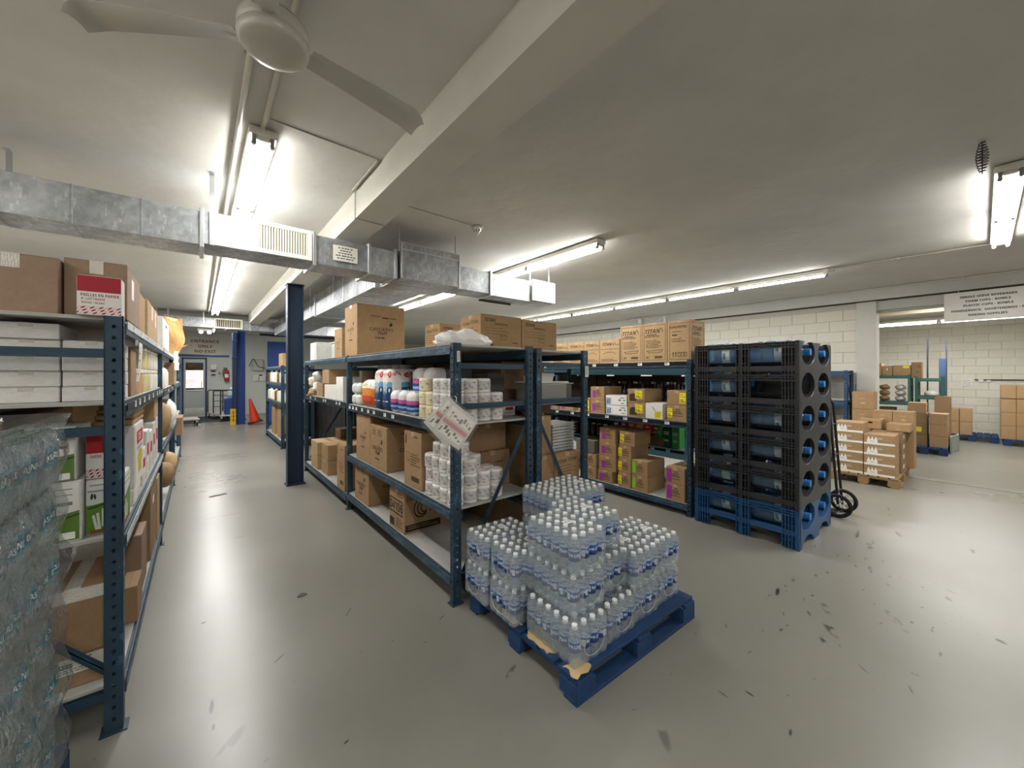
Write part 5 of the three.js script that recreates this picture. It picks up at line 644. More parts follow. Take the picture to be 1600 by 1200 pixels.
// goods on the light blue shelving behind
{
  const bottle = lathe([[0, 0], [.036, 0], [.04, .008], [.04, .24], [.034, .28], [.016, .33], [.014, .39], [0, .39]], 14), capG = cyl(.017, .017, .03, 10, 0, .405, 0);
  const glassMats = [STD(0x1a1512, .15), STD(0x2b1d12, .2), STD(0x33332f, .2), STD(0x5b564c, .3)];
  let proto = [];
  for (let i = 0; i < 26; i++) {
    const k = (i * 5 + (i >> 2)) % 4, j = i % 2, lbl = `dark sauce bottle behind the colour-labelled cartons, ${j ? 'second' : 'front'} row, ${ORD2[i >> 1]} from the light blue post`;
    let o; if (!proto[k]) { o = proto[k] = thing('sauce_bottle', lbl, 'bottle', 0, 0, 0, 0, 'dark bottles behind the cartons'); part(o, 'bottle_body', bottle, glassMats[k]); part(o, 'cap', capG, [M.black, M.white, M.grey, M.black][k]); part(o, 'bottle_label', new THREE.CylinderGeometry(.0405, .0405, .1, 14, 1, true).translate(0, .13, 0), STD([0x6b625a, 0x4e3c33, 0x8f8a80, 0x2d2a28][k], .6)); } else o = copy(proto[k], lbl, 0, 0, 0);
    o.position.set(5.12 + j * .1, 1.061, -(2.6 + (i >> 1) * .1)); 
  }
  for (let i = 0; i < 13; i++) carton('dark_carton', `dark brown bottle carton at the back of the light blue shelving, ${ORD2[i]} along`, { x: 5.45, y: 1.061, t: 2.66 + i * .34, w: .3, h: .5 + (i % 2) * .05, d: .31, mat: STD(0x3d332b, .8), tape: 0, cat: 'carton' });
  const cols = [[0x3a2a75, 'dark violet'], [0x96205a, 'maroon'], [0xff6a28, 'orange'], [0xffa04a, 'amber'], [0xff363c, 'red'], [0xb8242c, 'dark red']];
  cols.forEach(([c, n], i) => { const o = thing('drink_pack', `${n} drink pack wrapped in shiny film on the shelving behind the cartons`, 'pack', 5.16, .571 + .14, 3.62 - i * .135, 0, 'bright drink packs'); part(o, 'pack_body', rbox(.2, .17, .13, .02, 0, .085, 0, 3), STD(c, .25)); part(o, 'white_print', join([box(.002, .03, .06, -.101, .11, 0), box(.002, .016, .09, -.101, .05, 0)]), STD(0xf0d9d0, .5)); });
  carton('dark_carton', 'long pale tray under the bright drink packs', { x: 5.16, y: .571, t: 3.25, w: .24, h: .138, d: .86, mat: M.kraftDark, tape: 0, cat: 'tray' });
  for (let i = 0; i < 3; i++) { const o = thing('drink_pack', `${['bright green', 'dark green', 'tall green boxed'][i]} drink pack beside the red packs`, 'pack', 5.16, .571, [2.92, 2.79, 2.66][i], 0, 'bright drink packs'); part(o, 'pack_body', rbox(.2, [.3, .27, .29][i], .12, .015, 0, [.15, .135, .145][i], 0, 3), STD([0x28d63c, 0x12664a, 0x38a050][i], .3)); part(o, 'white_print', join([box(.002, .05, .08, -.101, .2, 0), box(.002, .03, .06, -.101, .1, 0)]), STD(0xa9c9b2, .5)); }
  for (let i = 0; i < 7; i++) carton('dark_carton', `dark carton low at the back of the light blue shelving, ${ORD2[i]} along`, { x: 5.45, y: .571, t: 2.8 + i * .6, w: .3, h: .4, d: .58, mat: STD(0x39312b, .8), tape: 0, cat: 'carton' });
  for (let i = 0; i < 8; i++) { const g = lathe([[0, 0], [.045, 0], [.045, .16], [.03, .19], [0, .19]], 14); const o = thing('glass_jar', `dark glass jar with a pale lid, ${ORD[i]} along the low shelf behind the rear post`, 'jar', 5.12, .571, 3.75 + i * .12, 0, 'glass jars low behind the rear post'); part(o, 'jar_body', g, STD([0x23211f, 0x55524b, 0x1b1b1d][i % 3], .15)); part(o, 'lid', cyl(.034, .034, .02, 14, 0, .2, 0), i % 2 ? M.white : M.grey); }
}
// ================= BLACK BOTTLE CRATES =================
const crateBlack = STD(0x303134, .42), crateBlue = STD(0x22507f, .42);
function crateMesh(o, mat, w, h, d, feet) { // local: x 0..w across, y 0..h, z 0..-d ; the front (near side) shows two cradle openings
  const seg = [];
  const wall = (X, sgn) => { // ribbed long wall with two windows
    const cols = [[0, .14], [.44, .56], [.86, 1]];
    const y0 = feet ? .12 : .03, y1 = h - .005, win0 = y0 + .05, win1 = h - .058;
    for (const [a, b] of cols) { seg.push(box(.012, h - (feet ? 0.0 : .01), (b - a) * d, X + sgn * .036, h / 2, -(a + b) / 2 * d)); const n = Math.round((b - a) / .028); for (let i = 0; i <= n; i++) seg.push(box(.05, h - .015, .006, X + sgn * .016, h / 2, -(a + (b - a) * i / n) * d)); for (const y of [.08, h * .35, h * .6, h - .06]) seg.push(box(.046, .006, (b - a) * d, X + sgn * .018, y, -(a + b) / 2 * d)); }
    seg.push(box(.014, h - win1, d, X + sgn * .026, (h + win1) / 2, -d / 2));
    for (const y of [win1 + .004, (win1 + h) / 2, h - .006]) seg.push(box(.024, .007, d, X, y, -d / 2));
    for (const [a, b] of [[.14, .44], [.56, .86]]) { for (let i = 0; i < 4; i++) { const za = -(a + (b - a) * i / 4) * d, zb = -(a + (b - a) * (i + 1) / 4) * d, up = i % 2; seg.push(rod([X - .003, up ? win1 + .006 : h - .01, za], [X - .003, up ? h - .01 : win1 + .006, zb], .005, 4)); } }
    seg.push(box(.03, win0 - y0, d, X + sgn * .015, (win0 + y0) / 2, -d / 2));
  };
  wall(0, 1); wall(w, -1);
  part(o, 'side_wall', join(seg.splice(0)), mat);
  // end and middle frames: cradles in the upper edge, arches in the lower edge
  const lowY = feet ? .135 : .085, yc = lowY + .12, sh = new THREE.Shape(), ov = (cx, top, rx, ry, y) => { const a1 = top ? Math.asin((h - yc) / ry) : 0; for (let i = 0; i <= 20; i++) { if (top) { const a = a1 - (Math.PI + 2 * a1) * i / 20; sh.lineTo(cx + rx * Math.cos(a), yc + ry * Math.sin(a)); } else { const a = Math.PI * i / 20; sh.lineTo(cx - rx * Math.cos(a), y + ry * Math.sin(a)); } } };
  sh.moveTo(0, 0); ov(w * .25, 0, feet ? .17 : .1, feet ? .09 : .02, 0); ov(w * .75, 0, feet ? .17 : .1, feet ? .09 : .02, 0); sh.lineTo(w, 0); sh.lineTo(w, h); ov(w * .75, 1, .2, .12, h); ov(w * .25, 1, .2, .12, h); sh.lineTo(0, h); sh.closePath();
  for (const z of [0, -d * .5, -d + .03]) part(o, 'cradle_frame', new THREE.ExtrudeGeometry(sh, { depth: .03, bevelEnabled: true, bevelThickness: .003, bevelSize: .003, bevelSegments: 1, curveSegments: 6 }).translate(0, 0, z - .03), mat);
  part(o, 'middle_wall', box(.02, h - .03, d - .04, w / 2, h / 2, -d / 2), mat);
  const cradle = []; for (let c = 0; c < 2; c++) for (let i = 0; i < 9; i++) { const a = -.62 + i * 1.24 / 8, R = .155, cx = w * (.25 + .5 * c); cradle.push(box(.03, .005, d - .05, 0, 0, 0).rotateZ(a).translate(cx + R * Math.sin(a), lowY + .155 - R * Math.cos(a) - .003, -d / 2)); }
  part(o, 'cradle_floor', join(cradle), mat);
}
const CW = 1.01, CD = .94, CXX = 4.185, CT = 1.04;
const crateBottoms = [0, .36, .668, .976, 1.284, 1.592];
{
  let proto;
  crateBottoms.forEach((y, i) => {
    const lbl = i ? `black plastic bottle crate, ${['', 'lowest of the five black ones', 'second black one up', 'middle black one', 'fourth black one up', 'topmost'][i]} in the tall stack` : 'blue plastic base crate under the stack of black bottle crates';
    if (i < 2 || !proto) { const o = thing('bottle_crate', lbl, 'crate', CXX, y, CT, 0, i ? 'black bottle crates' : undefined); o.rotation.y = -.02; crateMesh(o, i ? crateBlack : crateBlue, CW, i ? .308 : .36, CD, i ? 0 : 2); if (i) proto = o; }
    else copy(proto, lbl, CXX, y, CT);
  });
  // five gallon jugs lying on their sides, necks to the near end
  const jugPts = [[0, 0], [.095, 0], [.116, .012], [.124, .04], [.124, .1], [.118, .108], [.118, .116], [.124, .124], [.124, .205], [.118, .213], [.118, .221], [.124, .23], [.124, .31], [.112, .355], [.075, .4], [.03, .425], [.027, .44], [.027, .452], [0, .452]];
  const jugG = lathe(jugPts, 28).rotateX(Math.PI / 2), capG = join([cyl(.033, .03, .045, 18, 0, .463, 0), cyl(.034, .034, .006, 18, 0, .447, 0)]).rotateX(Math.PI / 2);
  const labG = new THREE.CylinderGeometry(.1248, .1248, .08, 28, 1, true).translate(0, .265, 0).rotateX(Math.PI / 2);
  const jugMat = new THREE.MeshPhysicalMaterial({ color: 0xa4c6e4, roughness: .08, transmission: .62, thickness: 0, ior: 1.35 });
  const capMat = STD(0x2d7cc4, .4), labMat = sheetMat(256, 64, (g, w, h) => { g.fillStyle = '#aebfca'; g.fillRect(0, 0, w, h); for (let i = 0; i < 4; i++) { g.fillStyle = '#e3e6e7'; g.fillRect(i * 64 + 4, 4, 30, 56); g.fillStyle = '#5d9cb8'; g.fillRect(i * 64 + 10, 34, 22, 22); } });
  const handle = tube([[.09, 0, .13], [.122, 0, .16], [.122, 0, .2], [.09, 0, .23]], .014, 16, 8);
  let jp;
  crateBottoms.forEach((y, i) => { for (let c = 0; c < 2; c++) for (let r = 0; r < 2; r++) {
    if (i === 4 && c === 0 && r === 0) continue; // the empty bay
    const lbl = `blue water jug in the ${['blue base crate', 'lowest black crate', 'second black crate up', 'middle black crate', 'fourth black crate up', 'top crate'][i]}, ${c ? 'right' : 'left'} bay, ${r ? 'far' : 'near'} end`;
    const X = CXX + CW * (.25 + .5 * c), Y = y + (i ? .085 : .135) + .127, T = CT + (r ? .94 : .46);
    let o; if (!jp) { o = jp = thing('water_jug', lbl, 'water jug', X, Y, T, 0, 'water jugs in the crates'); part(o, 'jug_body', jugG, jugMat); part(o, 'cap', capG, capMat); part(o, 'jug_label', labG, labMat); part(o, 'handle', handle, jugMat); } else o = copy(jp, lbl, X, Y, T);
    o.rotation.z = rr(0, 6.2);
  } });
}
// hand truck behind the crates
{
  const o = thing('hand_truck', 'black hand truck leaning behind the bottle crates, one spoked wheel showing', 'hand truck', 5.8, 0, .8, Math.PI / 2);
  const y = .13;
  const wg = new THREE.Shape(); wg.absarc(0, 0, .1, 0, 7); for (let i = 0; i < 6; i++) { const h = new THREE.Path(); const r = i % 2 ? .022 : .013; h.absarc(.062 * Math.cos(i * 1.047), .062 * Math.sin(i * 1.047), r, 0, 6.2832, true); wg.holes.push(h); }
  for (const dz of [-.02, -.3]) { const wh = part(o, 'wheel', new THREE.ExtrudeGeometry(wg, { depth: .03, bevelEnabled: false }).translate(.22, y, dz), M.black); part(wh, 'tyre', new THREE.TorusGeometry(.112, .02, 10, 30).translate(.22, y, dz + .015), M.rubber); }
  part(o, 'axle', rod([.22, y, .02], [.22, y, -.3], .01), M.galvEdge);
  for (const dz of [-.06, -.25]) part(o, 'frame_tube', rod([.22, .1, dz], [.3, 1.25, dz], .013, 8), M.black);
  for (const k of [.15, .5, .8]) part(o, 'cross_bar', rod([.22 + .08 * k, .1 + 1.15 * k, -.06], [.22 + .08 * k, .1 + 1.15 * k, -.25], .01, 8), M.black);
  part(o, 'toe_plate', rbox(.16, .008, .3, .002, .34, .01, -.16), M.black);
  part(o, 'handle', tube([[.3, 1.25, -.06], [.34, 1.33, -.09], [.34, 1.33, -.22], [.3, 1.25, -.25]], .013, 24, 8), M.black);
}
// ================= WOOD PALLETS =================
const woodBlue = STD(0x164578, .75, { map: texture(256, (u, v) => { const k = 205 + 70 * (mid(u, v * .2) - .5) + 40 * (fine(u, v) - .5); return [k, k, k]; }) });
const woodBare = STD(0xb08f63, .85, { map: cardTex }), woodWorn = STD(0xc2a878, .9);
function pallet(name, label, x, t, w, d, rot, mat, worn) { // near left corner of the footprint at local (0,0); runs +x, -z
  const o = thing(name, label, 'pallet', x, 0, t, rot);
  const h = .14;
  for (const z of [.045, d / 2, d - .045]) part(o, 'bottom_board', rbox(w, .018, .09, .003, w / 2, .009, -z), mat);
  for (const X of [.07, w / 2, w - .07]) for (const z of [.06, d / 2, d - .06]) { const b = part(o, 'block', rbox(.14, .078, .12, .004, X, .057, -z), mat); if (worn) part(b, 'worn_corner', rbox(.1, .012, .09, .004, X, .091, -z), woodWorn); }
  for (const X of [.06, w / 2, w - .06]) part(o, 'stringer_board', rbox(.11, .02, d, .003, X, .107, -d / 2), mat);
  if (worn) for (const [px, pz, pw, pd] of [[.06, .05, .11, .09], [.03, .3, .045, .2], [.03, .62, .04, .26], [.07, d - .05, .13, .07]]) part(o, 'worn_patch', warp(new THREE.BoxGeometry(pw, .004, pd, 6, 1, 6), v => { v.x *= 1 + .25 * Math.sin(v.z * 70); v.z *= 1 + .15 * Math.sin(v.x * 90); }).translate(px, .1385, -pz), woodWorn);
  const n = 7; for (let i = 0; i < n; i++) part(o, 'deck_board', rbox(w, .018, d / n * .78, .003, w / 2, .127, -(i + .5) * d / n), mat);
  return o;
}
pallet('wood_pallet', 'blue painted wooden pallet under the shrink-wrapped water packs in the centre', 1.40, 1.225, 1.12, .98, -.03, woodBlue, true);
pallet('wood_pallet', 'blue wooden pallet under the tall wrapped water stack at the left edge', -1.6, 1.28, 1.2, 1.04, 0, woodBlue, false);
pallet('wood_pallet', 'bare wooden pallet under the brown bottle cartons by the doorway', 7.48, .72, 1.15, .75, 0, woodBare, false);
pallet('wood_pallet', 'dark blue pallet under the carton stack just inside the next room', 11.2, .42, 1.45, .62, 0, woodBlue, false);
pallet('wood_pallet', 'empty dark blue pallet against the next room wall', 14.15, -.25, .95, .8, 0, woodBlue, false);
pallet('wood_pallet', 'dark blue pallet under the carton stack at the right picture edge', 13.9, -1.3, 1.0, 1.0, 0, woodBlue, false);
// bottle cartons by the doorway
function bc(label, x, a, b, y, h, w, o = {}) { return carton('bottle_carton', label, { x: x + w / 2, y, t: (a + b) / 2, w, h, d: b - a, mat: o.mat || M.kraft, tape: o.tape ?? 0, group: o.group, prints: o.prints || [{ f: '-x', name: 'printed_panel', mat: P.bottlesBox, w: b - a - .004, h: h - .004 }] }); }
for (let i = 0; i < 4; i++) bc(`brown carton printed with white bottles, ${['lowest', 'second', 'third', 'topmost'][i]} of the right front column by the doorway`, 7.5, .765, 1.09, .138 + i * .148, .146, .4, { group: 'bottle-printed cartons by the doorway' });
for (let i = 0; i < 5; i++) bc(`brown carton printed with white bottles, ${['lowest', 'second', 'third', 'fourth', 'topmost'][i]} of the left front column by the doorway`, 7.52, 1.1, 1.43, .138 + i * .148, .146, .4, { group: 'bottle-printed cartons by the doorway' });
for (let i = 0; i < 4; i++) bc(`plain brown carton, ${['lowest', 'second', 'third', 'topmost'][i]} of the column behind the right bottle cartons`, 7.95, .74, 1.08, .138 + i * .148, .146, .5, { mat: M.kraftDark, prints: [{ f: '+z', name: 'white_label', mat: M.label, w: .12, h: .06, u: -.05, v: .01 }] });
for (let i = 0; i < 4; i++) bc(`plain brown carton, ${['lowest', 'second', 'third', 'topmost'][i]} of the column behind the left bottle cartons`, 7.95, 1.1, 1.4, .138 + i * .148, .146, .5, { mat: M.kraftDark, prints: [] });
bc('small carton with a hand hole standing on the cartons by the doorway', 8.2, .99, 1.25, .735, .14, .3, { prints: [{ f: '-x', name: 'hand_hole', mat: M.hole, w: .06, h: .025, v: .03 }] });
bc('brown carton behind the right bottle cartons, top layer with a faint oval mark', 8.1, .67, .92, .735, .11, .36, { prints: [{ f: '-x', name: 'printed_panel', mat: P.tan, w: .22, h: .09 }] });
for (let i = 0; i < 2; i++) bc(`brown carton with a faint oval mark, ${['left', 'right'][i]} one of the rear pair by the doorway`, 8.5, i ? .66 : .9, i ? .895 : 1.13, .138, .87, .3, { prints: [{ f: '-x', name: 'printed_panel', mat: P.tan, w: .2, h: .16, v: .34 }] });
bc('tall brown carton, lower one standing by the pier', 8.86, 1.16, 1.44, .0, .99, .35, { prints: [{ f: '-x', name: 'printed_panel', mat: P.tan, w: .22, h: .15, v: .38 }] });
bc('tall brown carton, upper one standing by the pier', 8.86, 1.16, 1.44, .992, .3, .35, { prints: [{ f: '-x', name: 'printed_panel', mat: P.tan, w: .25, h: .2 }] });
// next room
const G6 = 1.561;
bc('brown carton at the left end of the green shelving top', 12.62, 1.52, 1.8, G6, .29, .4, { prints: [] });
bc('brown carton with a white tag on the green shelving top', 12.62, 1.335, 1.51, G6, .225, .4, { prints: [{ f: '-x', name: 'white_tag', mat: M.label, w: .02, h: .05, v: .03 }] });
bc('long brown carton with a yellow sticker on the green shelving top', 12.62, 1.035, 1.325, G6, .235, .4, { prints: [{ f: '-x', name: 'yellow_sticker', mat: M.yellow, w: .1, h: .06, u: .07, v: .08 }] });
bc('tall printed brown carton at the right end of the green shelving top', 12.62, .86, 1.025, 1.501, .36, .3, { mat: M.kraftDark, prints: [{ f: '-x', mat: P.plainText, w: .15, h: .3 }] });
for (let r = 0; r < 3; r++) for (let c = 0; c < 2; c++) { const g = new THREE.SphereGeometry(.5, 16, 10); warp(g, v => { v.set(v.x * .3, v.y * .13, v.z * .19); v.y += .01 * Math.sin(v.z * 50); }); solo('bread_bag', `${c ? 'white' : 'brown'} paper bag, ${['lowest', 'middle', 'topmost'][r]} of the pile on the green shelving`, 'bag', g, c ? STD(0xcfc9c4, .5) : M.kraftRed, 12.75, 1.02 + r * .13, c ? 1.21 : 1.48, 0, 'paper bags on the green shelving'); }
{ const g = new THREE.SphereGeometry(.5, 16, 10); warp(g, v => v.set(v.x * .3, Math.max(v.y, -.3) * .16, v.z * .24)); solo('wrapped_loaf', 'bright white wrapped parcel on the small green shelving beside the blue panel', 'parcel', g, M.white, 12.8, 1.15, .72); }
bc('dark brown carton on the low shelf of the green shelving', 12.65, 1.3, 1.58, .201, .6, .4, { mat: M.kraftDark, prints: [] });
{ const o = thing('upright_panel', 'blue upright panel on poles in the next room behind the cartons', 'panel', 13.3, 0, .58); part(o, 'panel_sheet', rbox(.05, 1.2, .11, .006, 0, 1.35, 0), STD(0x465c80, .6)); part(o, 'pole', rod([0, 0, .06], [0, 2.36, .06], .012), STD(0x454b5e, .6)); part(o, 'pole', rod([0.1, 0, -.24], [.1, 2.47, -.24], .014), STD(0x2a2f3c, .6)); }
for (let i = 0; i < 3; i++) bc(`brown carton with pale edges, ${['lowest', 'middle', 'topmost'][i]} of the right column inside the next room`, 11.35, .43, .67, .138 + i * .222, .22, .34, { prints: [] });
for (let i = 0; i < 3; i++) bc(`brown carton, ${['lowest', 'middle', 'topmost'][i]} of the left column inside the next room`, 11.4, .7, .9, .138 + i * .222, .22, .34, { mat: M.kraftDark, prints: i === 1 ? [{ f: '-x', name: 'yellow_sticker', mat: M.yellow, w: .08, h: .1, u: -.02 }] : [] });
bc('brown carton on the left column inside the next room', 11.42, .72, .98, .805, .2, .34, { prints: [] });
bc('dark brown carton standing behind the next room columns', 12.45, .43, .66, .138, .97, .4, { mat: M.kraftRed, prints: [] });
for (let i = 0; i < 3; i++) bc(`brown carton, ${['lowest', 'middle', 'topmost'][i]} of the rear right column inside the next room`, 11.75, .43, .66, .138 + i * .222, .2, .34, { prints: [] });
for (let c = 0; c < 2; c++) for (let i = 0; i < 2; i++) bc(`brown carton against the far wall, ${i ? 'upper' : 'lower'} ${c ? 'left' : 'right'} of the group of four`, 14.25, c ? .355 : .15, c ? .55 : .345, .138 + i * .31, .305, .4, { prints: [] });
for (let c = 0; c < 2; c++) for (let i = 0; i < 4; i++) bc(`brown carton in the stack at the right picture edge, ${['lowest', 'second', 'third', 'topmost'][i]} of the ${c ? 'right' : 'left'} column`, 14.0, c ? -.69 : -.475, c ? -.48 : -.265, .138 + i * .3 + (i === 3 ? .01 : 0), .297, .5, { prints: [] });
solo('grey_board', 'grey speckled board leaning at the corner of the next room carton stack', 'board', warp(new THREE.BoxGeometry(.8, .33, .03, 12, 6, 1), v => { v.z += .02 * Math.sin(v.x * 9); }), STD(0x9aa097, .7), 12.05, .17, .36, -.1);
{ const o = thing('wall_notice', 'small white typed notice on the next room wall', 'notice', 15.18, 1.385, .245); part(o, 'notice_sheet', rbox(.004, .17, .19, .001), sheetMat(96, 96, (g, w, h) => { g.fillStyle = '#dedcd6'; g.fillRect(0, 0, w, h); dashes(g, 10, 22, 70, 3, 24, 9, '#8a8780'); })); }
{ const o = thing('wall_rail', 'dark rail with torn tape fixed to the next room wall', 'rail', 15.17, 1.45, .12); part(o, 'rail', rbox(.02, .025, .85, .003, 0, 0, .42), M.black); part(o, 'torn_tape', join([box(.004, .06, .08, -.012, -.02, .1), box(.004, .05, .06, -.012, -.03, .22)]), M.white); }
// sign over the doorway
{
  const o = thing('hanging_sign', 'white hanging sign listing beverages, foam cups and baking supplies over the doorway', 'sign', 9.2, 2.42, .385);
  part(o, 'sign_board', rbox(.02, .445, 1.0, .003, 0, .222, .5), M.white);
  onFace(o, 'sign_lettering', sheetMat(1024, 456, (g, w, h) => { g.fillStyle = '#dcd9d0'; g.fillRect(0, 0, w, h); const L = [['SINGLE SERVE BEVERAGES', 82, 445], ['FOAM CUPS - BOWLS', 150, 445], ['PLASTIC CUPS - BOWLS', 219, 445], ['FOODSERVICE:  SHORTENINGS - OILS', 296, 470], ['BAKING SUPPLIES', 369, 445]]; L.forEach(([s, y, x]) => { txt(g, s, x, y, 45, '#0a0908', '900'); txt(g, s, x + 2, y, 45, '#0a0908', '900'); }); }, { roughness: .3 }), '-x', 1.0, .445, .02, .445, 1.0).position.z = .5;
  for (const z of [.15, .85]) part(o, 'hanger', rod([0, .44, z], [0, .5, z], .004), M.galvEdge);
}
// ================= WRAPPED WATER PACKS =================
const waterMat = new THREE.MeshPhysicalMaterial({ color: 0xf3f8fa, roughness: .05, transmission: .85, thickness: 0, ior: 1.33 });
const capWhite = STD(0xf1f1ef, .4), capGreen = STD(0x1f4a3a, .4);
const PIT = .0655;
const bottleG = lathe([[0, 0], [.022, 0], [.029, .004], [.0315, .012], [.0315, .04], [.0298, .046], [.0298, .05], [.0315, .056], [.0315, .068], [.0308, .071], [.0308, .118], [.0318, .123], [.0318, .138], [.0308, .15], [.0275, .162], [.021, .173], [.0145, .18], [.0125, .184], [.0125, .19], [0, .19]], 18);
const capG2 = join([cyl(.0145, .0145, .014, 18, 0, .195, 0), cyl(.0138, .0145, .002, 18, 0, .203, 0), new THREE.TorusGeometry(.0148, .0012, 5, 18).rotateX(Math.PI / 2).translate(0, .186, 0)]);
const wrapG = new THREE.CylinderGeometry(.0319, .0319, .06, 18, 1, true).translate(0, .106, 0);
const labBlue = sheetMat(512, 128, (g, w, h) => { g.fillStyle = '#2b5591'; g.fillRect(0, 0, w, h); g.fillStyle = '#8fb3d6'; g.fillRect(0, 0, w, 16); g.fillStyle = '#1c3d75'; g.fillRect(0, h - 40, w, 40); for (let k = 0; k < 2; k++) { const x = k * 256; txt(g, 'Pure Life', x + 90, 60, 46, '#e9eef4', 'italic bold'); g.fillStyle = '#dfe3e8'; g.fillRect(x + 190, 36, 50, 66); for (let i = 0; i < 9; i++) { g.fillStyle = '#6d7686'; g.fillRect(x + 196 + i * 5, 42, 2, 54); } } }, { roughness: .3 });
const labTeal = sheetMat(512, 128, (g, w, h) => { g.fillStyle = '#1f5d74'; g.fillRect(0, 0, w, h); g.fillStyle = '#2f8ba0'; g.fillRect(0, 0, w, 26); g.fillRect(0, h - 22, w, 22); for (let k = 0; k < 2; k++) txt(g, 'DASANI', k * 256 + 128, 66, 56, '#e2eef0'); }, { roughness: .3 });
const wrapBump = texture(256, (u, v) => { const a = Math.abs(fine(u, v) - .5), b = Math.abs(coarse(u * 2, v) - .5); return 1 - Math.min(1, 3.2 * Math.min(a, b)); }, false);
const packFilm = new THREE.MeshPhysicalMaterial({ color: 0xf2f5f7, roughness: .12, transmission: .86, thickness: 0, ior: 1.45, bumpMap: wrapBump, bumpScale: .008, side: THREE.DoubleSide });
const packFilm2 = new THREE.MeshPhysicalMaterial({ color: 0xe9eef0, roughness: .16, transmission: .9, thickness: 0, ior: 1.45, bumpMap: rep(wrapBump, 1.6), bumpScale: .02, side: THREE.DoubleSide });
const filmEdge = new THREE.MeshPhysicalMaterial({ color: 0xe6eaec, roughness: .2, transmission: .35, thickness: 0 });
// shrink film round a 6 (along z) by 4 (along x) pack: scalloped walls, sloping shoulders, flat top, oval openings in the two short ends
function filmGeo(seedN) {
  const nx = 4, nz = 6, hw = nx * PIT / 2, hd = nz * PIT / 2, n = fbm(8, 4, seedN), per = [];
  const side = (len, cnt, fn) => { const S = cnt * 9; for (let i = 0; i < S; i++) fn(i / S * len - len / 2, i / S * cnt); };
  side(hd * 2, nz, (s, k) => per.push([hw, -s, 1, 0, k])); side(hw * 2, nx, (s, k) => per.push([-s + 0, -hd, 0, -1, k])); side(hd * 2, nz, (s, k) => per.push([-hw, s, -1, 0, k])); side(hw * 2, nx, (s, k) => per.push([s, hd, 0, 1, k]));
  const Y = [.002, .008, .02, .034, .048, .062, .076, .09, .104, .118, .132, .144, .156, .168, .18, .19, .198, .204], N = per.length, pos = [], uv = [], idx = [];
  Y.forEach((y, j) => per.forEach(([x, z, ax, az, k], i) => {
    const sc = .004 * Math.abs(Math.sin(Math.PI * k)) ** .6 - .004, ins = y > .14 ? .016 * ((y - .14) / .064) ** 1.4 : y < .01 ? .006 : 0, w = .004 * (n(i / N, y * 3) - .5);
    const cornerR = Math.min(hw - Math.abs(ax ? 0 : x), hd - Math.abs(az ? 0 : z));
    let X = x + ax * (sc - ins + w), Z = z + az * (sc - ins + w);
    X = Math.sign(X) * Math.min(Math.abs(X), hw + .001 - ins); Z = Math.sign(Z) * Math.min(Math.abs(Z), hd + .001 - ins);
    const cx = Math.abs(X) - (hw - .03), cz = Math.abs(Z) - (hd - .03); if (cx > 0 && cz > 0) { const q = Math.hypot(cx, cz); if (q > .03) { X = Math.sign(X) * (hw - .03 + cx * .03 / q); Z = Math.sign(Z) * (hd - .03 + cz * .03 / q); } }
    pos.push(X, y, Z); uv.push(i / N * 4, y * 4);
  }));
  for (let j = 0; j < Y.length - 1; j++) for (let i = 0; i < N; i++) {
    const i1 = (i + 1) % N, p = per[i], zEnd = p[3] !== 0; const cx = (per[i][0] + per[i1][0]) / 2, cy = (Y[j] + Y[j + 1]) / 2;
    if (zEnd && ((cx - .012) / .072) ** 2 + ((cy - .088) / .056) ** 2 < 1) continue;
    const a = j * N + i, b = j * N + i1, c = a + N, d = b + N; idx.push(a, b, c, b, d, c);
  }
  // top sheet
  const base = pos.length / 3, gx = 20, gz = 30; for (let j = 0; j <= gz; j++) for (let i = 0; i <= gx; i++) { const x = (i / gx - .5) * (hw - .014) * 2, z = (j / gz - .5) * (hd - .014) * 2, fx = Math.cos((x / PIT + .5) * 2 * Math.PI), fz = Math.cos((z / PIT + .5) * 2 * Math.PI); pos.push(x, .2052 + .001 * (n(i / gx, j / gz) - .5) - .007 * (fx + fz + 2) / 4, z); uv.push(i / gx * 1.2, j / gz * 1.8); }
  for (let j = 0; j < gz; j++) for (let i = 0; i < gx; i++) { const a = base + j * (gx + 1) + i; idx.push(a, a + gx + 1, a + 1, a + 1, a + gx + 1, a + gx + 2); }
  const g = new THREE.BufferGeometry(); g.setAttribute('position', new THREE.Float32BufferAttribute(pos, 3)); g.setAttribute('uv', new THREE.Float32BufferAttribute(uv, 2)); g.setIndex(idx); g.computeVertexNormals(); return g;
}
const films = [filmGeo(1), filmGeo(2), filmGeo(3)];
const ovalG = join([1, -1].map(s => { const pts = []; for (let i = 0; i <= 40; i++) { const a = i / 40 * Math.PI * 2; pts.push(new THREE.Vector3(.012 + .074 * Math.cos(a), .088 + .058 * Math.sin(a), s * (6 * PIT / 2 + .0005))); } return new THREE.TubeGeometry(new THREE.CatmullRomCurve3(pts, true), 48, .0011, 5, true); }));
const tagG = box(.06, .001, .045, 0, .2075, .02), tagM = sheetMat(64, 48, (g, w, h) => { g.fillStyle = '#f0efec'; g.fillRect(0, 0, w, h); g.fillStyle = '#4a4a4a'; g.fillRect(12, 12, 40, 20); g.fillStyle = '#efeeeb'; g.fillRect(18, 16, 28, 12); });
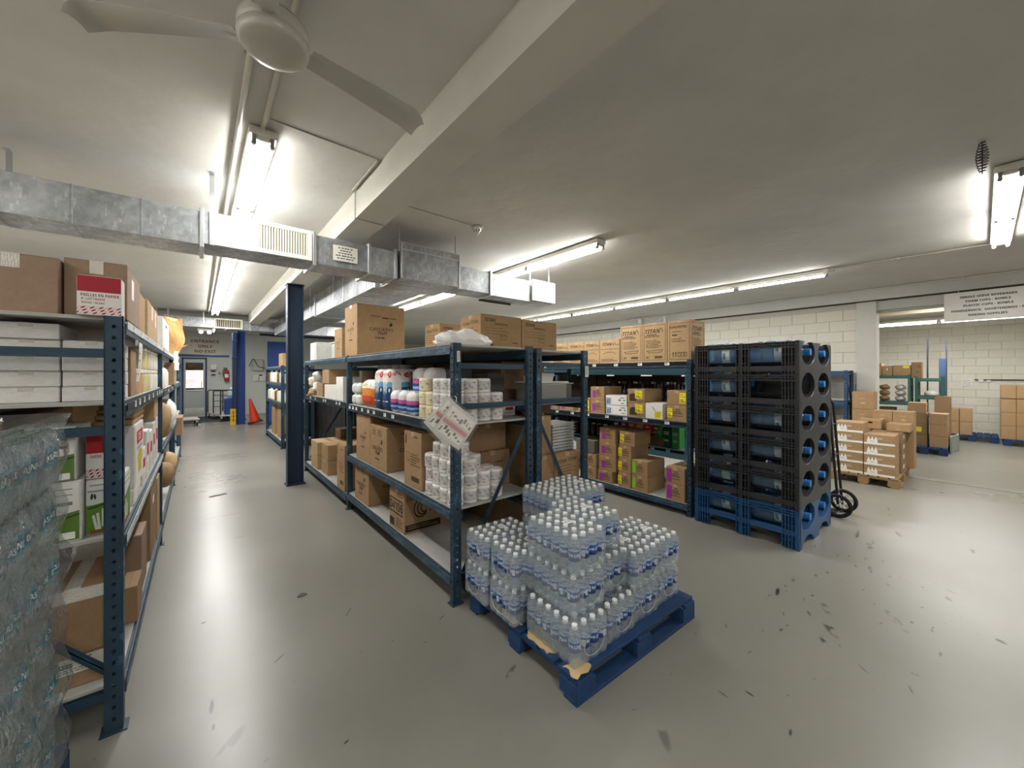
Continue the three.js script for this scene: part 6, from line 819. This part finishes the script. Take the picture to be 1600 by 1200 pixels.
// keep: which bottles are built; all of an open top, else the outer ring
function waterPack(label, x, y, t, turn, kind, group, keep = 'all', v = 0) {
  const o = thing('water_pack', label, 'water pack', x, y, t, turn, group), teal = kind === 'teal';
  for (let i = 0; i < 4; i++) for (let j = 0; j < 6; j++) {
    if (keep === 'ring' && i > 0 && i < 3 && j > 0 && j < 5) continue;
    const b = part(o, 'bottle', bottleG, waterMat); b.position.set((i - 1.5) * PIT, .002, (j - 2.5) * PIT); b.rotation.y = (i * 1.9 + j * 2.7 + v) % 6.28;
    part(b, 'cap', capG2, teal ? capGreen : capWhite); part(b, 'bottle_label', wrapG, teal ? labTeal : labBlue);
  }
  part(o, 'shrink_film', films[v % 3], teal ? packFilm2 : packFilm); if (!teal) part(o, 'film_rim', ovalG, filmEdge);
  if (!teal && keep === 'all') part(o, 'printed_tag', tagG, tagM);
  return o;
}
{
  const GX = 'shrink-wrapped water packs on the centre pallet', S = PIT * 4 + .004, Lg = PIT * 6 + .004;
  const PX = 1.44, PT = 1.25, BY = .138, LH = .2085, ca = Math.cos(-.03), sa = Math.sin(-.03);
  const put = (label, u, v, lvl, turned, keep, k) => { const q = turned ? [u + Lg / 2, v + S / 2] : [u + S / 2, v + Lg / 2]; const X = PX + q[0] * ca + q[1] * sa, T = PT - q[0] * sa * -1 * -1 + q[1] * ca; waterPack(label, X, BY + lvl * LH, T, (turned ? Math.PI / 2 : 0) - .03 + rr(-.02, .02), 'blue', GX, keep, k); };
  const nm = ['bottom', 'middle', 'top'];
  // front row
  for (let c = 0; c < 4; c++) put(`water pack in the centre pallet's bottom layer, ${['nearest corner', 'second along', 'third along', 'right corner'][c]} of the front row`, c * S, .0, 0, false, c ? 'ring' : 'all', c);
  for (let c = 0; c < 4; c++) put(`water pack in the centre pallet's middle layer, ${['nearest corner', 'second along', 'third along', 'right corner'][c]} of the front row`, c * S + (c < 2 ? .05 : -.015), c < 2 ? [.055, .075][c] : -.012, 1, false, c < 2 ? 'ring' : 'all', c + 1);
  put('water pack in the top layer on the centre pallet, in front with its tag uppermost', .055, .05, 2, false, 'all', 0);
  put('water pack in the top layer on the centre pallet, right behind the foremost one', .055 + S + .01, .14, 2, false, 'all', 2);
  // rear left, long sides along x, short ends to the aisle
  for (let r = 0; r < 2; r++) for (let l = 0; l < 2; l++) put(`${l ? 'upper' : 'lower'} water pack at the centre pallet's left rear, ${r ? 'farther' : 'nearer'} of the two stacks`, -.03 + l * .01, Lg + .03 + r * (S + .004), l, true, l ? 'all' : 'ring', r + l);
  // rear right, three layers
  for (let l = 0; l < 3; l++) for (let c = 0; c < 2; c++) put(`water pack at the centre pallet's right rear, ${nm[l]} layer, ${c ? 'right' : 'left'} one`, .46 + c * (S + .004), Lg + .14, l, false, l < 2 ? 'ring' : 'all', c + l);
}
{
  const GX = 'cloudy wrapped water packs stacked at the left edge', S = PIT * 4 + .004, Lg = PIT * 6 + .004, XF = -.408;
  for (let l = 0; l < 6; l++) {
    const nmL = ['bottom', 'second', 'third', 'fourth', 'fifth', 'top'][l], y = .138 + l * .2105;
    const rows = l % 2 ? [[1.86, 1], [1.46, 0], [1.195, 1]] : [[1.985, 1], [1.72, 1], [1.455, 1]];
    if (l % 2) { // one long pack along the aisle edge with end-on packs at its sides
      waterPack(`cloudy water pack in the left edge stack, ${nmL} layer, side on to the aisle`, XF - S / 2, y, 1.79 - Lg / 2 + .0, rr(-.02, .02), 'teal', GX, l === 5 ? 'all' : 'ring', l);
      for (let c = 0; c < 2; c++) waterPack(`cloudy water pack in the left edge stack, ${nmL} layer, ${c ? 'end on at the rear' : 'end on in the middle'}`, XF - Lg / 2, y, 1.80 + S / 2 + c * (S - .08), Math.PI / 2 + rr(-.02, .02), 'teal', GX, l === 5 ? 'all' : 'ring', l + c);
    } else for (let c = 0; c < 3; c++) waterPack(`cloudy water pack in the left edge stack, ${nmL} layer, ${['nearest', 'middle', 'rearmost'][c]} of three end on`, XF - Lg / 2 + rr(-.012, .012), y, 1.40 + S / 2 + c * S, Math.PI / 2 + rr(-.02, .02), 'teal', GX, 'ring', l + c);
  }
}
{ // loose stretch film round the left stack: long diagonal folds
  const n1 = fbm(5, 4, 711), n2 = fbm(9, 3, 712), g = new THREE.PlaneGeometry(1.45, 1.3, 150, 130);
  const fold = (s, y) => { const q = s * 4.2 + y * 2.1 + 1.4 * n1(s * .7, y * .7), r = s * 2.3 - y * 5.5 + 1.6 * n2(s * .5 + .3, y * .5); const f = Math.pow(Math.abs(Math.sin(q * 2.2)), 6), h = Math.pow(Math.abs(Math.sin(r * 1.3)), 8); return .012 * f + .014 * h + .008 * (n2(s, y) - .5); };
  warp(g, v => { const s = v.x + .725, y = v.y + .65, b = fold(s, y) + .012 * Math.cos((y % .21) / .21 * 6.283 + 3.14); if (s < 1.02) { v.z = -(1.2 + s); v.x = -.396 + b; } else { v.z = -2.22 - b; v.x = -.396 - (s - 1.02); } v.y = y + .15; });
  solo('stretch_film', 'loose cloudy stretch film with long folds round the tall water stack at the left edge', 'film', g, new THREE.MeshPhysicalMaterial({ color: 0xf0f3f4, roughness: .1, transmission: .96, thickness: 0, ior: 1.4, bumpMap: rep(wrapBump, 3), bumpScale: .006, side: THREE.DoubleSide }), 0, 0, 0);
}
// ================= BACK OF THE STORE =================
{ // entrance door
  const g = new THREE.Group(); g.name = 'door_1'; g.userData.kind = 'structure'; g.position.set(-.11, 0, -18.5); scene.add(g);
  const fr = STD(0x1c2b52, .5), leaf = STD(0xaab0ae, .4, { metalness: .3 });
  part(g, 'door_frame', join([box(.05, 2.2, .12, -.335, 1.1, 0), box(.05, 2.2, .12, .335, 1.1, 0), box(.72, .05, .12, 0, 2.175, 0)]), fr);
  part(g, 'door_leaf', join([box(.62, 1.02, .045, 0, .51, 0), box(.62, .14, .045, 0, 2.08, 0), box(.06, 1.0, .045, -.28, 1.52, 0), box(.06, 1.0, .045, .28, 1.52, 0)]), leaf);
  part(g, 'kick_plate', rbox(.56, .26, .006, .002, 0, .2, .026), STD(0xd9dad8, .25, { metalness: .8 }));
  part(g, 'window_pane', box(.5, .98, .008, 0, 1.51, 0), new THREE.MeshPhysicalMaterial({ color: 0xffffff, roughness: .02, transmission: 1, thickness: 0 }));
  part(g, 'window_poster', box(.5, .66, .004, 0, 1.4, -.012), sheetMat(256, 320, (c, w, h) => { c.fillStyle = '#f1d3d6'; c.fillRect(0, 0, w, h); dashes(c, 20, 30, 180, 3, 22, 10, '#b7616b'); c.strokeStyle = '#3b2226'; c.lineWidth = 12; c.beginPath(); c.moveTo(0, 132); c.quadraticCurveTo(70, 100, 150, 138); c.stroke(); txt(c, '25', 214, 130, 50, '#3b2226'); c.fillStyle = '#6f5a60'; c.fillRect(0, 160, 150, 80); c.fillStyle = '#c64f5f'; c.fillRect(60, 250, 70, 34); }, { emissive: 0xf3d9da, emissiveIntensity: .5 }));
  part(g, 'pull_handle', join([rod([.2, 1.05, .06], [.2, 1.3, .06], .012), box(.02, .02, .06, .2, 1.05, .03), box(.02, .02, .06, .2, 1.3, .03)]), M.galvEdge);
  part(g, 'push_bar', rbox(.5, .05, .03, .01, 0, .98, .04), M.galvEdge);
}
{ const o = thing('wall_sign', 'painted sign reading ENTRANCE ONLY NO EXIT above the back door', 'sign', .2, 2.3, 18.49); part(o, 'sign_board', rbox(1.04, .66, .01, .002, 0, .33, 0), STD(0xd8d8c6, .7)); onFace(o, 'sign_lettering', sheetMat(512, 364, (g, w, h) => { g.fillStyle = '#d6d6c5'; g.fillRect(0, 0, w, h); txt(g, 'ENTRANCE', w / 2, 78, 82, '#7a1f22'); txt(g, 'ONLY', w / 2, 184, 82, '#7a1f22'); txt(g, 'NO EXIT', w / 2, 290, 82, '#7a1f22'); }), '+z', 1.03, .65, 1.04, .66, .01); }
solo('header_bar', 'dark blue steel bar joining the bright blue column over the entrance way', 'bar', join([rbox(2.6, .07, .1, .008, -.55, 2.15, 0), rbox(.1, 2.15, .1, .01, -1.8, 1.075, 0)]), STD(0x15284c, .5), 0, 0, 15.0);
solo('floor_mat', 'dark grey entrance mat on the floor in front of the back door', 'mat', rbox(2.2, .012, 2.2, .003, 0, .006, 0), STD(0x35363a, .9), .2, 0, 17.2);
{ const o = thing('soap_dispenser', 'white dispenser with two small units on the wall beside the back door', 'dispenser', .44, 1.55, 18.44); part(o, 'dispenser_body', rbox(.2, .2, .1, .02, 0, .3, 0), M.white); part(o, 'dark_window', rbox(.13, .05, .02, .005, 0, .14, .03), M.black); part(o, 'dark_window', rbox(.12, .04, .02, .005, 0, .02, .03), M.black); part(o, 'lower_unit', rbox(.14, .1, .05, .01, 0, .06, .0), M.white); }
solo('wall_switch', 'small dark switch on the wall between the dispenser and the extinguisher', 'switch', rbox(.06, .08, .02, .006), M.grey, .63, 1.62, 18.48);
{ const o = thing('fire_extinguisher', 'red fire extinguisher with a black hose on the back wall', 'fire extinguisher', .84, 1.32, 18.38); part(o, 'cylinder', lathe([[0, 0], [.07, 0], [.075, .02], [.075, .36], [.05, .42], [.025, .44], [0, .44]], 18), STD(0xb01c20, .35)); part(o, 'valve', join([cyl(.02, .02, .06, 10, 0, .46, 0), rbox(.12, .02, .02, .004, -.05, .5, 0), rbox(.1, .015, .02, .004, -.05, .46, 0)]), M.black); part(o, 'hose', tube([[0, .46, 0], [-.1, .42, .03], [-.11, .25, .03], [-.08, .15, .03]], .012, 20, 6), M.black); part(o, 'label', new THREE.CylinderGeometry(.076, .076, .14, 18, 1, true, -1, 2).translate(0, .2, 0), M.label); }
{ const o = thing('electric_panel', 'pale beige electrical box with a cable on the wall right of the bright column', 'electric box', 1.85, 1.7, 18.44); part(o, 'cabinet', rbox(.36, .46, .1, .01, 0, .25, 0), STD(0xb9b8ac, .5)); part(o, 'cabinet_door', rbox(.3, .4, .012, .006, 0, .25, .055), STD(0xc2c1b6, .5)); part(o, 'cable', tube([[-.3, .2, .06], [-.15, .5, .08], [0, .2, .1], [.3, .12, .08]], .012, 24, 6), M.black); }
{ const o = thing('eyewash_station', 'white eyewash station with two cups on the wall beside the orange cone', 'eyewash', 1.95, 1.3, 18.484); part(o, 'back_plate', rbox(.5, .24, .03, .01, 0, .12, 0), M.white); for (const s of [-1, 1]) part(o, 'eyewash_bottle', cyl(.06, .05, .18, 14, s * .12, .1, .06), M.white); part(o, 'dark_plate', rbox(.12, .05, .01, .004, 0, .24, .02), M.black); }
solo('blue_panel', 'bright blue panel standing behind the far jar shelving', 'panel', rbox(.8, 2.6, .06, .006, 0, 1.3, 0), STD(0x1a4690, .5), 2.05, 0, 14.0);
solo('wall_cabinet', 'white cabinet on the back wall to the right of the bright column', 'cabinet', join([rbox(.5, .6, .12, .008, 0, .3, 0), rbox(.46, .56, .012, .006, 0, .3, .065), rbox(.02, .08, .02, .004, -.2, .3, .08)]), M.white, 2.6, 1.6, 18.42);
solo('pipe_beam', 'dark blue horizontal beam under the far duct behind the steel column', 'bar', join([rbox(2.6, .09, .1, .01, 2.7, 2.86, 0), rbox(2.6, .06, .06, .01, 2.7, 2.76, 0)]), STD(0x1a2942, .5), 0, 0, 13.5);
{ const o = thing('floodlight', 'small twin emergency lamp glowing beneath the far duct above the entrance sign', 'lamp', .13, 2.7, 12.3); part(o, 'lamp_base', rbox(.3, .07, .1, .01), M.white); for (const s of [-1, 1]) { const h = part(o, 'lamp_head', lathe([[0, 0], [.035, .008], [.05, .04], [.044, .045], [0, .036]], 14).rotateX(2.0).translate(s * .08, -.05, .05), STD(0xf4f2ea, .3, { emissive: 0xfff4e0, emissiveIntensity: .35 })); } }
{ const o = thing('projector', 'dark blue drum-shaped fan unit above the far duct', 'fan unit', 1.15, 2.99, 11.6); part(o, 'drum', cyl(.08, .1, .2, 16, -.02, .06 - .05, 0), STD(0x2f4a66, .4)); part(o, 'bracket', rbox(.06, .2, .1, .01, .12, .02, 0), M.black); }
{ // traffic cone leaning
  const o = thing('traffic_cone', 'orange traffic cone leaning against the bright blue column', 'cone', 1.42, 0, 14.75, 0);
  const or = STD(0xe8401f, .5), c = part(o, 'cone_body', lathe([[0, .75], [.03, .75], [.035, .73], [.15, .03], [.15, 0], [0, 0]].reverse(), 20).translate(0, .02, 0), or), b = part(o, 'cone_base', rbox(.4, .03, .4, .01, 0, .015, 0), M.black); for (const m of [c, b]) { m.rotation.z = .2; m.position.set(0, .05, 0); }
}
solo('corner_guard', 'yellow slotted corner guard at the foot of the bright blue column', 'guard', (() => { const s = new THREE.Shape(); s.moveTo(-.07, 0); s.lineTo(.07, 0); s.lineTo(.07, .5); s.lineTo(-.07, .5); s.closePath(); for (const y of [.14, .26, .38]) { const p = new THREE.Path(); p.absellipse(0, y, .03, .045, 0, 6.2832, true); s.holes.push(p); } return join([new THREE.ExtrudeGeometry(s, { depth: .02, bevelEnabled: false }), box(.14, .5, .01, 0, .25, -.03).translate(0, 0, -.0)]); })(), STD(0xe0b41c, .5), .84, 0, 14.85);
function cart(label, x, t, turn, hoops, tall) {
  const o = thing('platform_cart', label, 'cart', x, 0, t, turn); part(o, 'platform', rbox(.5, .04, .8, .01, 0, .2, 0), STD(0xb9b6ae, .5));
  for (const sx of [-1, 1]) for (const sz of [-1, 1]) { const w = part(o, 'caster', new THREE.CylinderGeometry(.06, .06, .03, 16).rotateZ(Math.PI / 2).translate(sx * .19, .06, sz * .32), M.rubber); part(w, 'caster_fork', rbox(.045, .1, .05, .006, sx * .19, .14, sz * .32), M.galvEdge); }
  for (const z of hoops) part(o, 'hoop_handle', tube([[-.22, .2, z], [-.22, tall, z], [-.2, tall + .05, z], [.2, tall + .05, z], [.22, tall, z], [.22, .2, z]], .018, 50, 8), M.black);
  if (hoops.length) part(o, 'side_rails', join([.45, .65, .85].map(y => rod([-.22, y, hoops[0]], [.22, y, hoops[0]], .01))), M.black);
  return o;
}
cart('grey platform cart with black hoop rails beside the blue tote near the back door', .55, 17.3, .2, [.35, -.35], .95);
cart('taller hooped platform cart standing behind the first cart', .82, 16.3, -.1, [.3], 1.0);
cart('low empty platform dolly at the end of the left shelving', -.25, 15.6, .1, [], 0);
{ const o = thing('storage_tote', 'blue plastic tote on the cart beside the bright blue column', 'tote', .86, .2205, 16.3); part(o, 'tote_body', rbox(.36, .5, .5, .03, 0, .25, 0, 3), STD(0x1f4f9c, .5)); part(o, 'lid', rbox(.38, .04, .52, .01, 0, .52, 0, 2), STD(0x2a5fb2, .5)); }
{ const o = thing('water_cooler_jug', 'pale translucent jug on the blue tote by the column', 'jug', .88, .765, 16.3); part(o, 'jug_body', lathe([[0, 0], [.1, 0], [.12, .03], [.12, .25], [.05, .33], [.03, .36], [0, .36]], 18), STD(0xa9bccb, .3)); part(o, 'cap', cyl(.035, .035, .03, 12, 0, .37, 0), M.white); }
solo('floor_tape', 'torn strip of grey tape lying on the aisle floor', 'tape', warp(new THREE.BoxGeometry(.19, .003, .05, 8, 1, 3), v => { v.y += .0015; v.z += .006 * Math.sin(v.x * 60); }), STD(0x55524b, .8), .2, 0.0005, 6.36, .3);
solo('floor_patch', 'small dark floor patch in the aisle beside the centre shelving', 'patch', warp(new THREE.CylinderGeometry(.022, .025, .004, 14).translate(0, .002, 0), v => { v.x *= 1.3 + .3 * Math.sin(v.z * 90); }), STD(0x4b4740, .7), .58, 0, 3.11);
renderer.render(scene, camera);
